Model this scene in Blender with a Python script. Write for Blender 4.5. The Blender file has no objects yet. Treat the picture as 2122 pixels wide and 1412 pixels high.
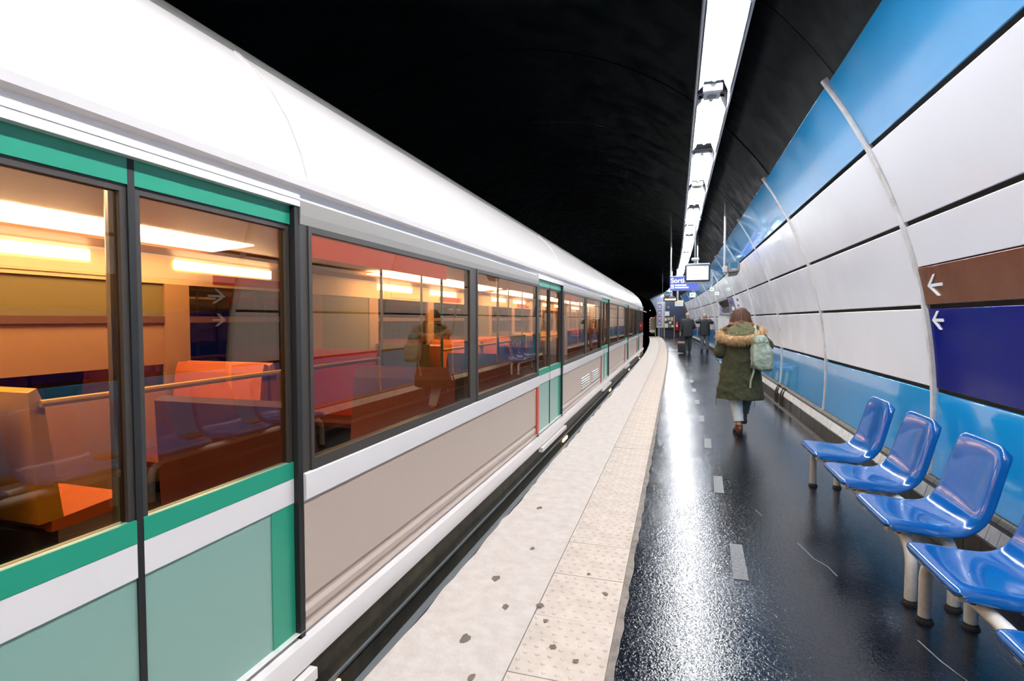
import bpy, bmesh, math, random
from math import sin, cos, pi, radians, sqrt, atan2
from mathutils import Vector, Matrix, Quaternion

random.seed(7)
SC = bpy.context.scene
COL = SC.collection

# ------------------------------------------------------------------ camera, world, exposure
F_PX = 1115.0
YAW, PITCH = 0.29494, 0.03944
cam_d = bpy.data.cameras.new('camera')
cam = bpy.data.objects.new('camera', cam_d)
COL.objects.link(cam)
cam_d.sensor_width = 36.0
cam_d.lens = F_PX / 2122.0 * 36.0
cam_d.clip_start = 0.05
cam_d.clip_end = 300
fw = Vector((-sin(YAW) * cos(PITCH), cos(YAW) * cos(PITCH), -sin(PITCH)))
cam.location = (0, 0, 1.5)
cam.rotation_euler = fw.to_track_quat('-Z', 'Y').to_euler()
SC.camera = cam

world = bpy.data.worlds.new('world')
SC.world = world
world.use_nodes = True
world.node_tree.nodes['Background'].inputs[0].default_value = (0.0, 0.0, 0.0, 1)
world.node_tree.nodes['Background'].inputs[1].default_value = 0.0

SC.view_settings.view_transform = 'Standard'
SC.view_settings.look = 'None'
SC.view_settings.gamma = 1.0
SC.view_settings.use_curve_mapping = False
SC.view_settings.exposure = 0.22
SC.cycles.use_denoising = True
SC.cycles.max_bounces = 8
SC.cycles.diffuse_bounces = 4
SC.cycles.glossy_bounces = 4
SC.cycles.transparent_max_bounces = 16
SC.cycles.sample_clamp_indirect = 6.0
SC.cycles.caustics_reflective = False
SC.cycles.caustics_refractive = False

TUBE_POWER = 300.0          # radiance of the platform's fluorescent tubes
CAR_LAMP = 24.0             # radiance of the train's interior light panels

# ------------------------------------------------------------------ materials
def lin(c):
    c = c / 255.0
    return c / 12.92 if c <= 0.04045 else ((c + 0.055) / 1.055) ** 2.4

def rgb(r, g, b):
    return (lin(r), lin(g), lin(b), 1.0)

def mat(name, col, rough=0.5, metal=0.0, spec=0.5, coat=0.0, bump=None, vary=None, emis=None, rvary=None, coat_rough=0.05):
    """bump=(scale, strength, distance); vary=(scale, amount 0..1, second colour); rvary=(scale, low, high)"""
    m = bpy.data.materials.new(name)
    m.use_nodes = True
    nt = m.node_tree
    N, L = nt.nodes, nt.links
    b = N['Principled BSDF']
    b.inputs['Base Color'].default_value = col
    b.inputs['Roughness'].default_value = rough
    b.inputs['Metallic'].default_value = metal
    b.inputs['Specular IOR Level'].default_value = spec
    b.inputs['Coat Weight'].default_value = coat
    b.inputs['Coat Roughness'].default_value = coat_rough
    if emis:
        b.inputs['Emission Color'].default_value = emis[0]
        b.inputs['Emission Strength'].default_value = emis[1]
    if bump or vary or rvary:
        tc = N.new('ShaderNodeTexCoord')
    if bump:
        n = N.new('ShaderNodeTexNoise')
        n.inputs['Scale'].default_value = bump[0]
        n.inputs['Detail'].default_value = 4
        L.new(tc.outputs['Object'], n.inputs['Vector'])
        bp = N.new('ShaderNodeBump')
        bp.inputs['Strength'].default_value = bump[1]
        bp.inputs['Distance'].default_value = bump[2]
        L.new(n.outputs['Fac'], bp.inputs['Height'])
        L.new(bp.outputs['Normal'], b.inputs['Normal'])
    if vary:
        n = N.new('ShaderNodeTexNoise')
        n.inputs['Scale'].default_value = vary[0]
        n.inputs['Detail'].default_value = 6
        n.inputs['Roughness'].default_value = 0.65
        L.new(tc.outputs['Object'], n.inputs['Vector'])
        r = N.new('ShaderNodeValToRGB')
        r.color_ramp.elements[0].position = 0.5 - 0.5 * (1 - vary[1]) * 0.6
        r.color_ramp.elements[1].position = 0.78
        r.color_ramp.elements[0].color = col
        r.color_ramp.elements[1].color = vary[2]
        L.new(n.outputs['Fac'], r.inputs['Fac'])
        L.new(r.outputs['Color'], b.inputs['Base Color'])
    if rvary:
        n = N.new('ShaderNodeTexNoise')
        n.inputs['Scale'].default_value = rvary[0]
        n.inputs['Detail'].default_value = 5
        L.new(tc.outputs['Object'], n.inputs['Vector'])
        mr = N.new('ShaderNodeMapRange')
        mr.inputs['From Min'].default_value = 0.35
        mr.inputs['From Max'].default_value = 0.65
        mr.inputs['To Min'].default_value = rvary[1]
        mr.inputs['To Max'].default_value = rvary[2]
        L.new(n.outputs['Fac'], mr.inputs['Value'])
        L.new(mr.outputs['Result'], b.inputs['Roughness'])
    return m

def emit(name, col, strength):
    m = bpy.data.materials.new(name)
    m.use_nodes = True
    nt = m.node_tree
    nt.nodes.clear()
    e = nt.nodes.new('ShaderNodeEmission')
    e.inputs[0].default_value = col
    e.inputs[1].default_value = strength
    o = nt.nodes.new('ShaderNodeOutputMaterial')
    nt.links.new(e.outputs[0], o.inputs[0])
    return m

def glass_mat(name, tint, ior=1.5, gloss=(1, 1, 1, 1), rough=0.0):
    m = bpy.data.materials.new(name)
    m.use_nodes = True
    nt = m.node_tree
    nt.nodes.clear()
    t = nt.nodes.new('ShaderNodeBsdfTransparent')
    t.inputs[0].default_value = tint
    g = nt.nodes.new('ShaderNodeBsdfGlossy')
    g.inputs['Color'].default_value = gloss
    g.inputs['Roughness'].default_value = rough
    fr = nt.nodes.new('ShaderNodeFresnel')
    geo = nt.nodes.new('ShaderNodeNewGeometry')       # same reflectance on both faces of the pane
    mm = nt.nodes.new('ShaderNodeMapRange')
    mm.inputs['To Min'].default_value = ior
    mm.inputs['To Max'].default_value = 1.0 / ior
    nt.links.new(geo.outputs['Backfacing'], mm.inputs['Value'])
    nt.links.new(mm.outputs['Result'], fr.inputs[0])
    mx = nt.nodes.new('ShaderNodeMixShader')
    o = nt.nodes.new('ShaderNodeOutputMaterial')
    nt.links.new(fr.outputs[0], mx.inputs[0])
    nt.links.new(t.outputs[0], mx.inputs[1])
    nt.links.new(g.outputs[0], mx.inputs[2])
    nt.links.new(mx.outputs[0], o.inputs[0])
    return m

M = {}
M['white_enamel'] = mat('white_enamel', rgb(231, 231, 236), 0.16, spec=0.5, bump=(9, 0.05, 0.01), rvary=(2.2, 0.10, 0.26))
M['blue_enamel'] = mat('blue_enamel', rgb(26, 156, 222), 0.12, spec=0.5, coat=0.8, bump=(60, 0.05, 0.004), rvary=(2.0, 0.12, 0.24))
M['navy_enamel'] = mat('navy_enamel', rgb(2, 14, 104), 0.14, spec=0.1, bump=(55, 0.06, 0.004), rvary=(3.0, 0.10, 0.2))
M['brown_enamel'] = mat('brown_enamel', rgb(98, 50, 30), 0.25, spec=0.5, bump=(50, 0.07, 0.004), vary=(3, 0.6, rgb(112, 66, 42)))
M['joint_white'] = mat('joint_white', rgb(222, 220, 220), 0.4, vary=(5, 0.5, rgb(170, 162, 152)))
M['recess_grey'] = mat('recess_grey', rgb(70, 70, 66), 0.7, vary=(4, 0.6, rgb(45, 44, 42)))
M['vault_black'] = mat('vault_black', (0.0036, 0.0066, 0.0086, 1), 0.5, spec=0.06, bump=(7, 0.12, 0.02), vary=(1.5, 0.7, (0.0075, 0.0092, 0.0098, 1)), rvary=(3.0, 0.3, 0.6))
M['tunnel_black'] = mat('tunnel_black', rgb(16, 17, 17), 0.9)
M['black_tile'] = mat('black_tile', rgb(26, 31, 31), 0.3, bump=(30, 0.1, 0.004), vary=(9, 0.6, rgb(58, 58, 54)))
M['white_tile'] = mat('white_tile', rgb(226, 225, 222), 0.25, vary=(10, 0.7, rgb(190, 184, 174)))
M['grey_tile'] = mat('grey_tile', rgb(112, 108, 98), 0.45, vary=(11, 0.5, rgb(70, 66, 58)))
M['grime'] = mat('grime', rgb(50, 43, 37), 0.8, vary=(12, 0.6, rgb(26, 22, 19)))
M['concrete'] = mat('concrete', rgb(224, 211, 201), 0.75, spec=0.3, bump=(60, 0.6, 0.006), vary=(11, 0.2, rgb(200, 186, 173)))
M['tactile'] = mat('tactile', rgb(220, 204, 190), 0.7, spec=0.3, bump=(90, 0.25, 0.003), vary=(7, 0.45, rgb(190, 174, 158)))
M['mortar'] = mat('mortar', rgb(150, 138, 128), 0.85, bump=(60, 0.6, 0.006), vary=(14, 0.6, rgb(96, 88, 82)))
M['stain'] = mat('stain', rgb(128, 112, 98), 0.8, vary=(30, 0.6, rgb(90, 78, 66)))
M['mark'] = mat('mark', rgb(128, 128, 126), 0.5, bump=(120, 0.8, 0.004), vary=(60, 0.3, rgb(64, 66, 70)))
M['scuff'] = mat('scuff', rgb(120, 124, 128), 0.5)
M['seat_blue'] = mat('seat_blue', rgb(10, 90, 164), 0.16, spec=0.5, coat=0.6, coat_rough=0.06, bump=(6, 0.04, 0.01), rvary=(7, 0.12, 0.24))
M['white_paint'] = mat('white_paint', rgb(232, 230, 225), 0.38, vary=(40, 0.1, rgb(206, 201, 192)))
M['dirt_black'] = mat('dirt_black', rgb(28, 25, 23), 0.8, bump=(60, 0.8, 0.01))
M['steel'] = mat('steel', rgb(165, 165, 165), 0.3, metal=1.0)
M['grey_metal'] = mat('grey_metal', rgb(120, 122, 122), 0.45, metal=0.3)
M['light_grey'] = mat('light_grey', rgb(186, 186, 186), 0.45)
M['dark_grey'] = mat('dark_grey', rgb(50, 52, 54), 0.5)
M['black'] = mat('black', rgb(14, 14, 15), 0.45)
M['rubber'] = mat('rubber', rgb(13, 13, 13), 0.6)
M['housing'] = mat('housing', rgb(200, 205, 212), 0.35, metal=0.2)
M['reflector'] = mat('reflector', rgb(240, 240, 242), 0.3)
M['tube'] = emit('tube', (0.93, 0.96, 1.0, 1), TUBE_POWER)
M['lit_edge'] = emit('lit_edge', (0.93, 0.96, 1.0, 1), 3.0)
# train
M['train_white'] = mat('train_white', rgb(234, 226, 221), 0.2, spec=0.5, coat=0.3)
M['train_grey'] = mat('train_grey', rgb(184, 165, 150), 0.34, spec=0.5)
M['train_head'] = mat('train_head', rgb(150, 144, 136), 0.35)
M['train_dark'] = mat('train_dark', rgb(58, 52, 46), 0.45)
M['train_roof'] = mat('train_roof', rgb(98, 96, 90), 0.55)
M['teal'] = mat('teal', rgb(40, 146, 116), 0.3)
M['pale_teal'] = mat('pale_teal', rgb(134, 168, 154), 0.3)
M['red_paint'] = mat('red_paint', rgb(196, 62, 40), 0.4)
M['underframe'] = mat('underframe', rgb(44, 41, 34), 0.5, metal=0.4, vary=(6, 0.6, rgb(84, 76, 58)))
M['train_glass'] = glass_mat('train_glass', (0.66, 0.57, 0.45, 1), 1.8, (0.95, 0.84, 0.72, 1))
M['clear_glass'] = glass_mat('clear_glass', (0.85, 0.87, 0.88, 1), 1.45)
M['cabin_cream'] = mat('cabin_cream', rgb(222, 184, 138), 0.5)
M['cabin_tan'] = mat('cabin_tan', rgb(168, 124, 82), 0.5)
M['cabin_brown'] = mat('cabin_brown', rgb(104, 66, 40), 0.6)
M['cabin_dark'] = mat('cabin_dark', rgb(52, 34, 22), 0.7)
M['cabin_olive'] = mat('cabin_olive', rgb(126, 108, 62), 0.5)
M['cabin_floor'] = mat('cabin_floor', rgb(62, 44, 34), 0.5)
M['seat_yellow'] = mat('seat_yellow', rgb(208, 150, 20), 0.6)
M['seat_red'] = mat('seat_red', rgb(190, 52, 26), 0.6)
M['seat_orange'] = mat('seat_orange', rgb(200, 100, 40), 0.6)
M['seat_brown'] = mat('seat_brown', rgb(110, 46, 26), 0.7)
M['ad_cream'] = mat('ad_cream', rgb(214, 188, 140), 0.4)
M['cabin_glow'] = emit('cabin_glow', (1.0, 0.86, 0.66, 1), CAR_LAMP)
M['red_strip_glow'] = emit('red_strip_glow', (0.90, 0.10, 0.05, 1), 1.1)  # glow added so the red strip shows bright
M['step_lamp'] = emit('step_lamp', (1.0, 0.60, 0.28, 1), 3.0)
# signs
M['screen'] = emit('screen', (0.92, 0.96, 1.0, 1), 2.2)
M['screen_grey'] = emit('screen_grey', (0.72, 0.80, 0.92, 1), 0.9)
M['hood_glass'] = mat('hood_glass', rgb(58, 112, 140), 0.08)  # blue reflection is put into the glass colour
M['bezel'] = mat('bezel', rgb(16, 28, 52), 0.3)
M['sign_blue'] = emit('sign_blue', (0.16, 0.22, 0.85, 1), 0.9)
M['sign_white'] = emit('sign_white', (0.86, 0.88, 1.0, 1), 1.6)
M['sign_green'] = emit('sign_green', (0.70, 1.0, 0.86, 1), 1.6)
M['sign_green_dark'] = emit('sign_green_dark', (0.06, 0.45, 0.28, 1), 0.8)
M['led_amber'] = emit('led_amber', (1.0, 0.62, 0.28, 1), 3.0)
M['lamp_white'] = emit('lamp_white', (0.9, 1.0, 0.92, 1), 3.0)
M['passage_lamp'] = emit('passage_lamp', (0.95, 0.98, 1.0, 1), 16.0)
M['paper'] = mat('paper', rgb(214, 214, 214), 0.6)
M['paper_tan'] = mat('paper_tan', rgb(190, 168, 128), 0.6)
M['arrow_white'] = mat('arrow_white', rgb(238, 238, 240), 0.3)
M['poster_navy'] = mat('poster_navy', rgb(58, 66, 118), 0.25, vary=(8, 0.2, rgb(190, 180, 190)))
M['poster_mauve'] = mat('poster_mauve', rgb(140, 138, 160), 0.25, vary=(9, 0.4, rgb(186, 182, 196)))
M['lilac'] = mat('lilac', rgb(214, 196, 228), 0.4)
M['violet'] = mat('violet', rgb(96, 88, 140), 0.4)
M['yellow_ink'] = mat('yellow_ink', rgb(232, 200, 110), 0.4)
M['end_blue_grey'] = mat('end_blue_grey', rgb(126, 138, 158), 0.6)
M['end_navy'] = mat('end_navy', rgb(22, 36, 66), 0.5)
M['ext_red'] = mat('ext_red', rgb(186, 26, 34), 0.3)
M['barrier_red'] = mat('barrier_red', rgb(206, 60, 50), 0.4)
M['barrier_white'] = mat('barrier_white', rgb(226, 220, 214), 0.4)
M['mesh_tan'] = mat('mesh_tan', rgb(128, 120, 92), 0.6)
M['post_tan'] = mat('post_tan', rgb(168, 142, 110), 0.5)
# people
M['skin'] = mat('skin', rgb(214, 164, 136), 0.5)
M['parka'] = mat('parka', rgb(58, 59, 40), 0.8, spec=0.2, bump=(16, 0.6, 0.03), vary=(9, 0.5, rgb(74, 75, 54)))
M['parka_lining'] = mat('parka_lining', rgb(104, 104, 76), 0.85, spec=0.2, bump=(20, 0.7, 0.03))
M['fur'] = mat('fur', rgb(226, 192, 148), 0.9, spec=0.2, vary=(30, 0.4, rgb(150, 106, 64)))
M['hair_brown'] = mat('hair_brown', rgb(58, 36, 22), 0.6, spec=0.3, bump=(70, 0.5, 0.01), vary=(12, 0.5, rgb(84, 48, 28)))
M['hair_red'] = mat('hair_red', rgb(126, 66, 36), 0.6)
M['hair_fair'] = mat('hair_fair', rgb(176, 150, 130), 0.6)
M['hair_grey'] = mat('hair_grey', rgb(150, 138, 130), 0.6)
M['jeans_pale'] = mat('jeans_pale', rgb(206, 214, 214), 0.8, bump=(30, 0.3, 0.01))
M['jeans_shaded'] = mat('jeans_shaded', rgb(84, 94, 96), 0.8, bump=(30, 0.3, 0.01))  # same jeans, with the forward leg's shade put into the colour
M['boot'] = mat('boot', rgb(92, 52, 36), 0.45)
M['sole'] = mat('sole', rgb(34, 26, 22), 0.7)
M['bag_sage'] = mat('bag_sage', rgb(142, 156, 140), 0.5, spec=0.4, bump=(14, 0.7, 0.03), vary=(10, 0.5, rgb(168, 178, 164)))
M['bag_strap'] = mat('bag_strap', rgb(152, 160, 142), 0.6)
M['coat_black'] = mat('coat_black', rgb(24, 30, 31), 0.7, bump=(18, 0.5, 0.03))
M['trousers_grey'] = mat('trousers_grey', rgb(88, 98, 104), 0.8, bump=(18, 0.4, 0.02))
M['trousers_dark'] = mat('trousers_dark', rgb(48, 56, 58), 0.8, bump=(18, 0.4, 0.02))
M['case_black'] = mat('case_black', rgb(26, 30, 30), 0.5)
M['case_tan'] = mat('case_tan', rgb(150, 128, 100), 0.5)
M['eye_white'] = mat('eye_white', rgb(225, 222, 218), 0.2)

# wet asphalt floor
def wet_floor():
    m = bpy.data.materials.new('wet_asphalt')
    m.use_nodes = True
    nt = m.node_tree
    N, L = nt.nodes, nt.links
    b = N['Principled BSDF']
    tc = N.new('ShaderNodeTexCoord')
    big = N.new('ShaderNodeTexNoise'); big.inputs['Scale'].default_value = 0.9; big.inputs['Detail'].default_value = 5
    L.new(tc.outputs['Object'], big.inputs['Vector'])
    cr = N.new('ShaderNodeValToRGB')
    cr.color_ramp.elements[0].position = 0.35; cr.color_ramp.elements[0].color = rgb(8, 13, 22)
    cr.color_ramp.elements[1].position = 0.72; cr.color_ramp.elements[1].color = rgb(17, 25, 36)
    L.new(big.outputs['Fac'], cr.inputs['Fac'])
    L.new(cr.outputs['Color'], b.inputs['Base Color'])
    mr = N.new('ShaderNodeMapRange')
    mr.inputs['From Min'].default_value = 0.35; mr.inputs['From Max'].default_value = 0.65
    mr.inputs['To Min'].default_value = 0.09; mr.inputs['To Max'].default_value = 0.20
    L.new(big.outputs['Fac'], mr.inputs['Value'])
    L.new(mr.outputs['Result'], b.inputs['Roughness'])
    b.inputs['Specular IOR Level'].default_value = 0.6
    n1 = N.new('ShaderNodeTexNoise'); n1.inputs['Scale'].default_value = 64; n1.inputs['Detail'].default_value = 2; n1.inputs['Distortion'].default_value = 1.2
    L.new(tc.outputs['Object'], n1.inputs['Vector'])
    b1 = N.new('ShaderNodeBump'); b1.inputs['Strength'].default_value = 1.0; b1.inputs['Distance'].default_value = 0.0015
    L.new(n1.outputs['Fac'], b1.inputs['Height'])
    L.new(b1.outputs['Normal'], b.inputs['Normal'])
    return m
M['wet_floor'] = wet_floor()

# ------------------------------------------------------------------ mesh helpers
class MB:
    def __init__(s):
        s.v, s.f, s.mi = [], [], []
        s.cur = 0
    def add(s, vs, fs):
        o = len(s.v)
        s.v += [tuple(p) for p in vs]
        for f in fs:
            s.f.append(tuple(i + o for i in f)); s.mi.append(s.cur)
        return s
    def hexa(s, p):      # 8 points: bottom 4 (ccw), top 4
        return s.add(p, [(3, 2, 1, 0), (4, 5, 6, 7), (0, 1, 5, 4), (1, 2, 6, 5), (2, 3, 7, 6), (3, 0, 4, 7)])
    def box(s, x0, x1, y0, y1, z0, z1):
        return s.hexa([(x0, y0, z0), (x1, y0, z0), (x1, y1, z0), (x0, y1, z0), (x0, y0, z1), (x1, y0, z1), (x1, y1, z1), (x0, y1, z1)])
    def loft(s, rings, close=True, cap0=True, cap1=True):
        n = len(rings[0]); o = len(s.v)
        for r in rings: s.v += [tuple(p) for p in r]
        for k in range(len(rings) - 1):
            a, b = o + k * n, o + (k + 1) * n
            for i in range(n if close else n - 1):
                j = (i + 1) % n
                s.f.append((a + i, a + j, b + j, b + i)); s.mi.append(s.cur)
        if close and cap0: s.f.append(tuple(o + i for i in reversed(range(n)))); s.mi.append(s.cur)
        if close and cap1: s.f.append(tuple(o + (len(rings) - 1) * n + i for i in range(n))); s.mi.append(s.cur)
        return s
    def tube(s, pts, r, n=10, cap=True):
        pts = [Vector(p) for p in pts]
        rs = r if isinstance(r, (list, tuple)) else [r] * len(pts)
        rings = []
        ref = None
        for i, p in enumerate(pts):
            a = pts[max(0, i - 1)]; b = pts[min(len(pts) - 1, i + 1)]
            t = (b - a).normalized()
            if ref is None:
                ref = Vector((0, 0, 1)) if abs(t.z) < 0.9 else Vector((1, 0, 0))
            u = (ref - t * ref.dot(t)).normalized(); w = t.cross(u); ref = u
            rings.append([p + (u * cos(2 * pi * k / n) + w * sin(2 * pi * k / n)) * rs[i] for k in range(n)])
        return s.loft(rings, True, cap, cap)
    def prism(s, prof, y0, y1):   # profile of (x, z), extruded along y
        return s.loft([[(x, y0, z) for x, z in prof], [(x, y1, z) for x, z in prof]])
    def lathe(s, prof, c=(0, 0, 0), n=16):
        rings = [[(c[0] + r * cos(2 * pi * k / n), c[1] + r * sin(2 * pi * k / n), c[2] + z) for k in range(n)] for r, z in prof]
        return s.loft(rings)
    def ell(s, c, rx, ry, rz, n=14, m=9, rot=None):
        rings = []
        for i in range(m + 1):
            a = -pi / 2 + pi * i / m
            a = max(-pi / 2 + 0.06, min(pi / 2 - 0.06, a))
            ring = []
            for k in range(n):
                t = 2 * pi * k / n
                p = Vector((rx * cos(a) * cos(t), ry * cos(a) * sin(t), rz * sin(a)))
                if rot is not None: p = rot @ p
                ring.append(p + Vector(c))
            rings.append(ring)
        return s.loft(rings)
    def build(s, name, m, parent=None, smooth=False, bevel=0.0, kind=None, angle=40, segs=2):
        me = bpy.data.meshes.new(name)
        o = bpy.data.objects.new(name, me)
        COL.objects.link(o)
        vs = s.v
        if parent is not None:
            w = origin_of(parent)
            vs = [(p[0] - w[0], p[1] - w[1], p[2] - w[2]) for p in vs]
            o.parent = parent
        me.from_pydata(vs, [], s.f)
        ms = m if isinstance(m, (list, tuple)) else [m]
        for k in ms: me.materials.append(M[k])
        if len(ms) > 1: me.polygons.foreach_set('material_index', s.mi)
        bm = bmesh.new(); bm.from_mesh(me)
        bmesh.ops.recalc_face_normals(bm, faces=bm.faces)
        bm.to_mesh(me); bm.free()
        if smooth:
            me.polygons.foreach_set('use_smooth', [True] * len(me.polygons))
            me.set_sharp_from_angle(angle=radians(angle))
        if bevel:
            b = o.modifiers.new('bevel', 'BEVEL'); b.width = bevel; b.segments = segs; b.limit_method = 'ANGLE'
        if kind: o['kind'] = kind
        return o

ORG = {}
def origin_of(o):
    x = Vector((0, 0, 0))
    while o is not None:
        x += Vector(o.location); o = o.parent
    return x

def tag(o, label, cat, group=None, kind=None):
    o['label'] = label; o['category'] = cat
    if group: o['group'] = group
    if kind: o['kind'] = kind
    return o

def thing(name, loc, label, cat, group=None):
    o = bpy.data.objects.new(name, None)
    o.empty_display_size = 0.1
    COL.objects.link(o)
    o.location = loc
    return tag(o, label, cat, group)

def rect_ring(cx, cy, cz, rx, ry, n=20, p=2.0, rot=0.0):
    out = []
    for k in range(n):
        t = 2 * pi * k / n
        c, s_ = cos(t), sin(t)
        x = rx * math.copysign(abs(c) ** (2 / p), c); y = ry * math.copysign(abs(s_) ** (2 / p), s_)
        out.append((cx + x * cos(rot) - y * sin(rot), cy + x * sin(rot) + y * cos(rot), cz))
    return out

# ------------------------------------------------------------------ the platform's path: straight, then curving to the left
S0, RAD = 16.0, 530.0
def P(s, d, z):
    if s <= S0: return (d, s, z)
    a = (s - S0) / RAD
    return (-RAD + (RAD + d) * cos(a), S0 + (RAD + d) * sin(a), z)
XC, ZC, RW = -2.81, 0.75, 4.66        # circle of the vault wall
def W(s, phi, dr=0.0):
    return P(s, XC + (RW + dr) * cos(phi), ZC + (RW + dr) * sin(phi))
S_START, S_END = -10.0, 49.0
RIB0, BAY = 4.74, 3.01
PHI = [radians(a) for a in (-5.0, 2.8, 10.4, 18.1, 25.96, 33.2)]

def slist(a, b, st):
    n = max(1, int(math.ceil((b - a) / st)))
    return [a + (b - a) * k / n for k in range(n + 1)]

# ------------------------------------------------------------------ setting: floor, edge, walls, vault
mb = MB()
SS = slist(S_START, S_END, 1.5)
mb.loft([[P(s, d, z) for d, z in ((-0.235, 0.0), (1.76, 0.0), (1.76, -0.2), (-0.235, -0.2))] for s in SS])
floor = mb.build('floor', 'wet_floor', kind='structure')
floor['label'] = 'wet black asphalt platform floor reflecting the lights'

# worn adhesive marks on the asphalt
for y0 in (1.65, 3.29, 4.91, 6.6, 8.3, 10.0, 11.7, 13.4):
    MB().hexa([P(y0, 0.338, 0.0005), P(y0, 0.418, 0.0005), P(y0 + 0.52, 0.44, 0.0005), P(y0 + 0.52, 0.362, 0.0005),
               P(y0, 0.338, 0.003), P(y0, 0.418, 0.003), P(y0 + 0.52, 0.44, 0.003), P(y0 + 0.52, 0.362, 0.003)]).build('worn_marking', 'mark', floor)
for pts in ([(0.80, 3.95), (0.83, 3.8), (0.845, 3.72), (0.90, 3.62), (0.92, 3.5)], [(1.1, 2.9), (1.13, 2.75), (1.2, 2.55)], [(0.62, 4.55), (0.65, 4.42)]):
    MB().tube([(x, y, 0.0005) for x, y in pts], 0.0035, 5).build('scratch', 'scuff', floor)

# concrete edge slab with a ragged nosing
mb = MB()
rings = []
for s in slist(S_START, S_END, 0.12):
    j = random.uniform(-0.012, 0.012) + 0.006 * sin(s * 3.1)
    rings.append([P(s, -0.674, 0.0), P(s, -1.215 + j, 0.0), P(s, -1.23 + j, -0.02), P(s, -1.225 + j * 0.5, -0.12), P(s, -1.17, -0.14), P(s, -0.674, -0.14)])
mb.loft(rings)
slab = mb.build('trim_1', 'concrete', kind='structure')
slab['label'] = 'pale concrete edge slab along the train track'
for x, y, r in ((-0.93, 2.30, 0.03), (-0.83, 2.62, 0.022), (-0.98, 2.9, 0.03), (-0.88, 3.35, 0.02), (-1.02, 4.1, 0.025), (-0.9, 1.95, 0.04), (-0.8, 2.05, 0.02)):
    MB().add([(x + r * random.uniform(.6, 1.1) * cos(t * pi / 5), y + 1.5 * r * random.uniform(.6, 1.1) * sin(t * pi / 5), 0.0012) for t in range(10)], [tuple(range(10))]).build('stain', 'stain', slab)

# bed under the tactile tiles, then the mortar strip
mb = MB()
mb.loft([[P(s, -0.674, -0.012), P(s, -0.235, -0.012), P(s, -0.235, -0.2), P(s, -0.674, -0.2)] for s in SS])
bed = mb.build('trim_2', 'mortar', kind='structure')
bed['label'] = 'row of pale tactile tiles along the platform edge'
mb = MB()
rings = []
for s in slist(S_START, S_END, 0.1):
    j = random.uniform(-0.006, 0.008)
    rings.append([P(s, -0.262, 0.002), P(s, -0.262, -0.02), P(s, -0.228 + j, -0.02), P(s, -0.228 + j, 0.002)])
mb.loft(rings)
mb.build('mortar_strip', 'mortar', bed, kind='stuff')

TL = 0.4655
def tactile_mesh():
    mb = MB()
    w, l = 0.201, TL / 2 - 0.0025
    mb.loft([[(-w, -l, -0.01), (w, -l, -0.01), (w, l, -0.01), (-w, l, -0.01)], [(-w, -l, 0.0), (w, -l, 0.0), (w, l, 0.0), (-w, l, 0.0)], ])
    for i in range(8):
        for j in range(7):
            x = -0.182 + j * 0.0575 + (0.0 if i % 2 else 0.018); y = -l + 0.03 + i * 0.0575
            if x > 0.19: continue
            n = 8
            rings = [[(x + r * cos(2 * pi * k / n), y + r * sin(2 * pi * k / n), z) for k in range(n)] for r, z in ((0.012, 0.0), (0.0095, 0.0032), (0.005, 0.0046))]
            mb.loft(rings, True, False, True)
    o = mb.build('tactile_tile', 'tactile', bed)
    for p in o.data.polygons: p.use_smooth = len(p.vertices) == 4 and p.area < 0.0005
    return o
proto = tactile_mesh()
k = 0
s = 2.60 - 9 * TL + TL / 2
first = True
while s < S_END - 0.3:
    if abs(s - (2.60 + 8.5 * TL)) < 0.01: pass
    o = proto if first else proto.copy()
    if not first: COL.objects.link(o)
    first = False
    gap = 0.014 if s > 2.60 + 8 * TL else 0.0      # expansion joint after the eighth tile
    p = P(s + gap, -0.468, 0.0)
    o.location = (p[0], p[1], random.uniform(-0.0012, 0.0012))
    a = max(0.0, (s - S0) / RAD)
    o.rotation_euler = (random.uniform(-.0015, .0015), random.uniform(-.0015, .0015), a + random.uniform(-.002, .002))
    s += TL
MB().box(-0.672, -0.262, 2.60 + 8 * TL + 0.001, 2.60 + 8 * TL + 0.013, -0.02, -0.003).build('expansion_joint', 'dirt_black', bed)
for x, y, r in ((-0.52, 2.35, 0.022), (-0.60, 2.55, 0.015), (-0.66, 2.68, 0.025), (-0.4, 2.28, 0.02), (-0.35, 2.9, 0.018), (-0.47, 3.1, 0.014), (-0.41, 2.1, 0.03), (-0.36, 1.95, 0.02)):
    MB().add([(x + r * random.uniform(.5, 1.1) * cos(t * pi / 5), y + r * random.uniform(.5, 1.1) * sin(t * pi / 5), 0.006) for t in range(10)], [tuple(range(10))]).build('stain', 'stain', bed)

# platform face and track bed
mb = MB()
mb.loft([[P(s, -1.10, -0.14), P(s, -1.10, -1.2), P(s, -0.2, -1.2), P(s, -0.2, -0.14)] for s in SS])
mb.build('wall_platform', 'recess_grey', kind='structure')['label'] = 'platform face above the track'
mb = MB()
mb.loft([[P(s, -7.6, -1.2), P(s, -1.1, -1.2), P(s, -1.1, -1.4), P(s, -7.6, -1.4)] for s in slist(S_START, 62, 2)])
track = mb.build('ground', 'tunnel_black', kind='structure')
track['label'] = 'dark track bed'
for d in (-2.0, -3.44, -5.4, -6.84):
    mb = MB()
    mb.loft([[P(s, d - .035, -1.2), P(s, d + .035, -1.2), P(s, d + .035, -1.05), P(s, d - .035, -1.05)] for s in slist(S_START, 62, 2)])
    mb.build('rail', 'steel', track)

# passage in the right wall
PA, PB = 19.0, 22.3
def in_passage(s0, s1): return s1 > PA + 0.2 and s0 < PB - 0.2

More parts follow.
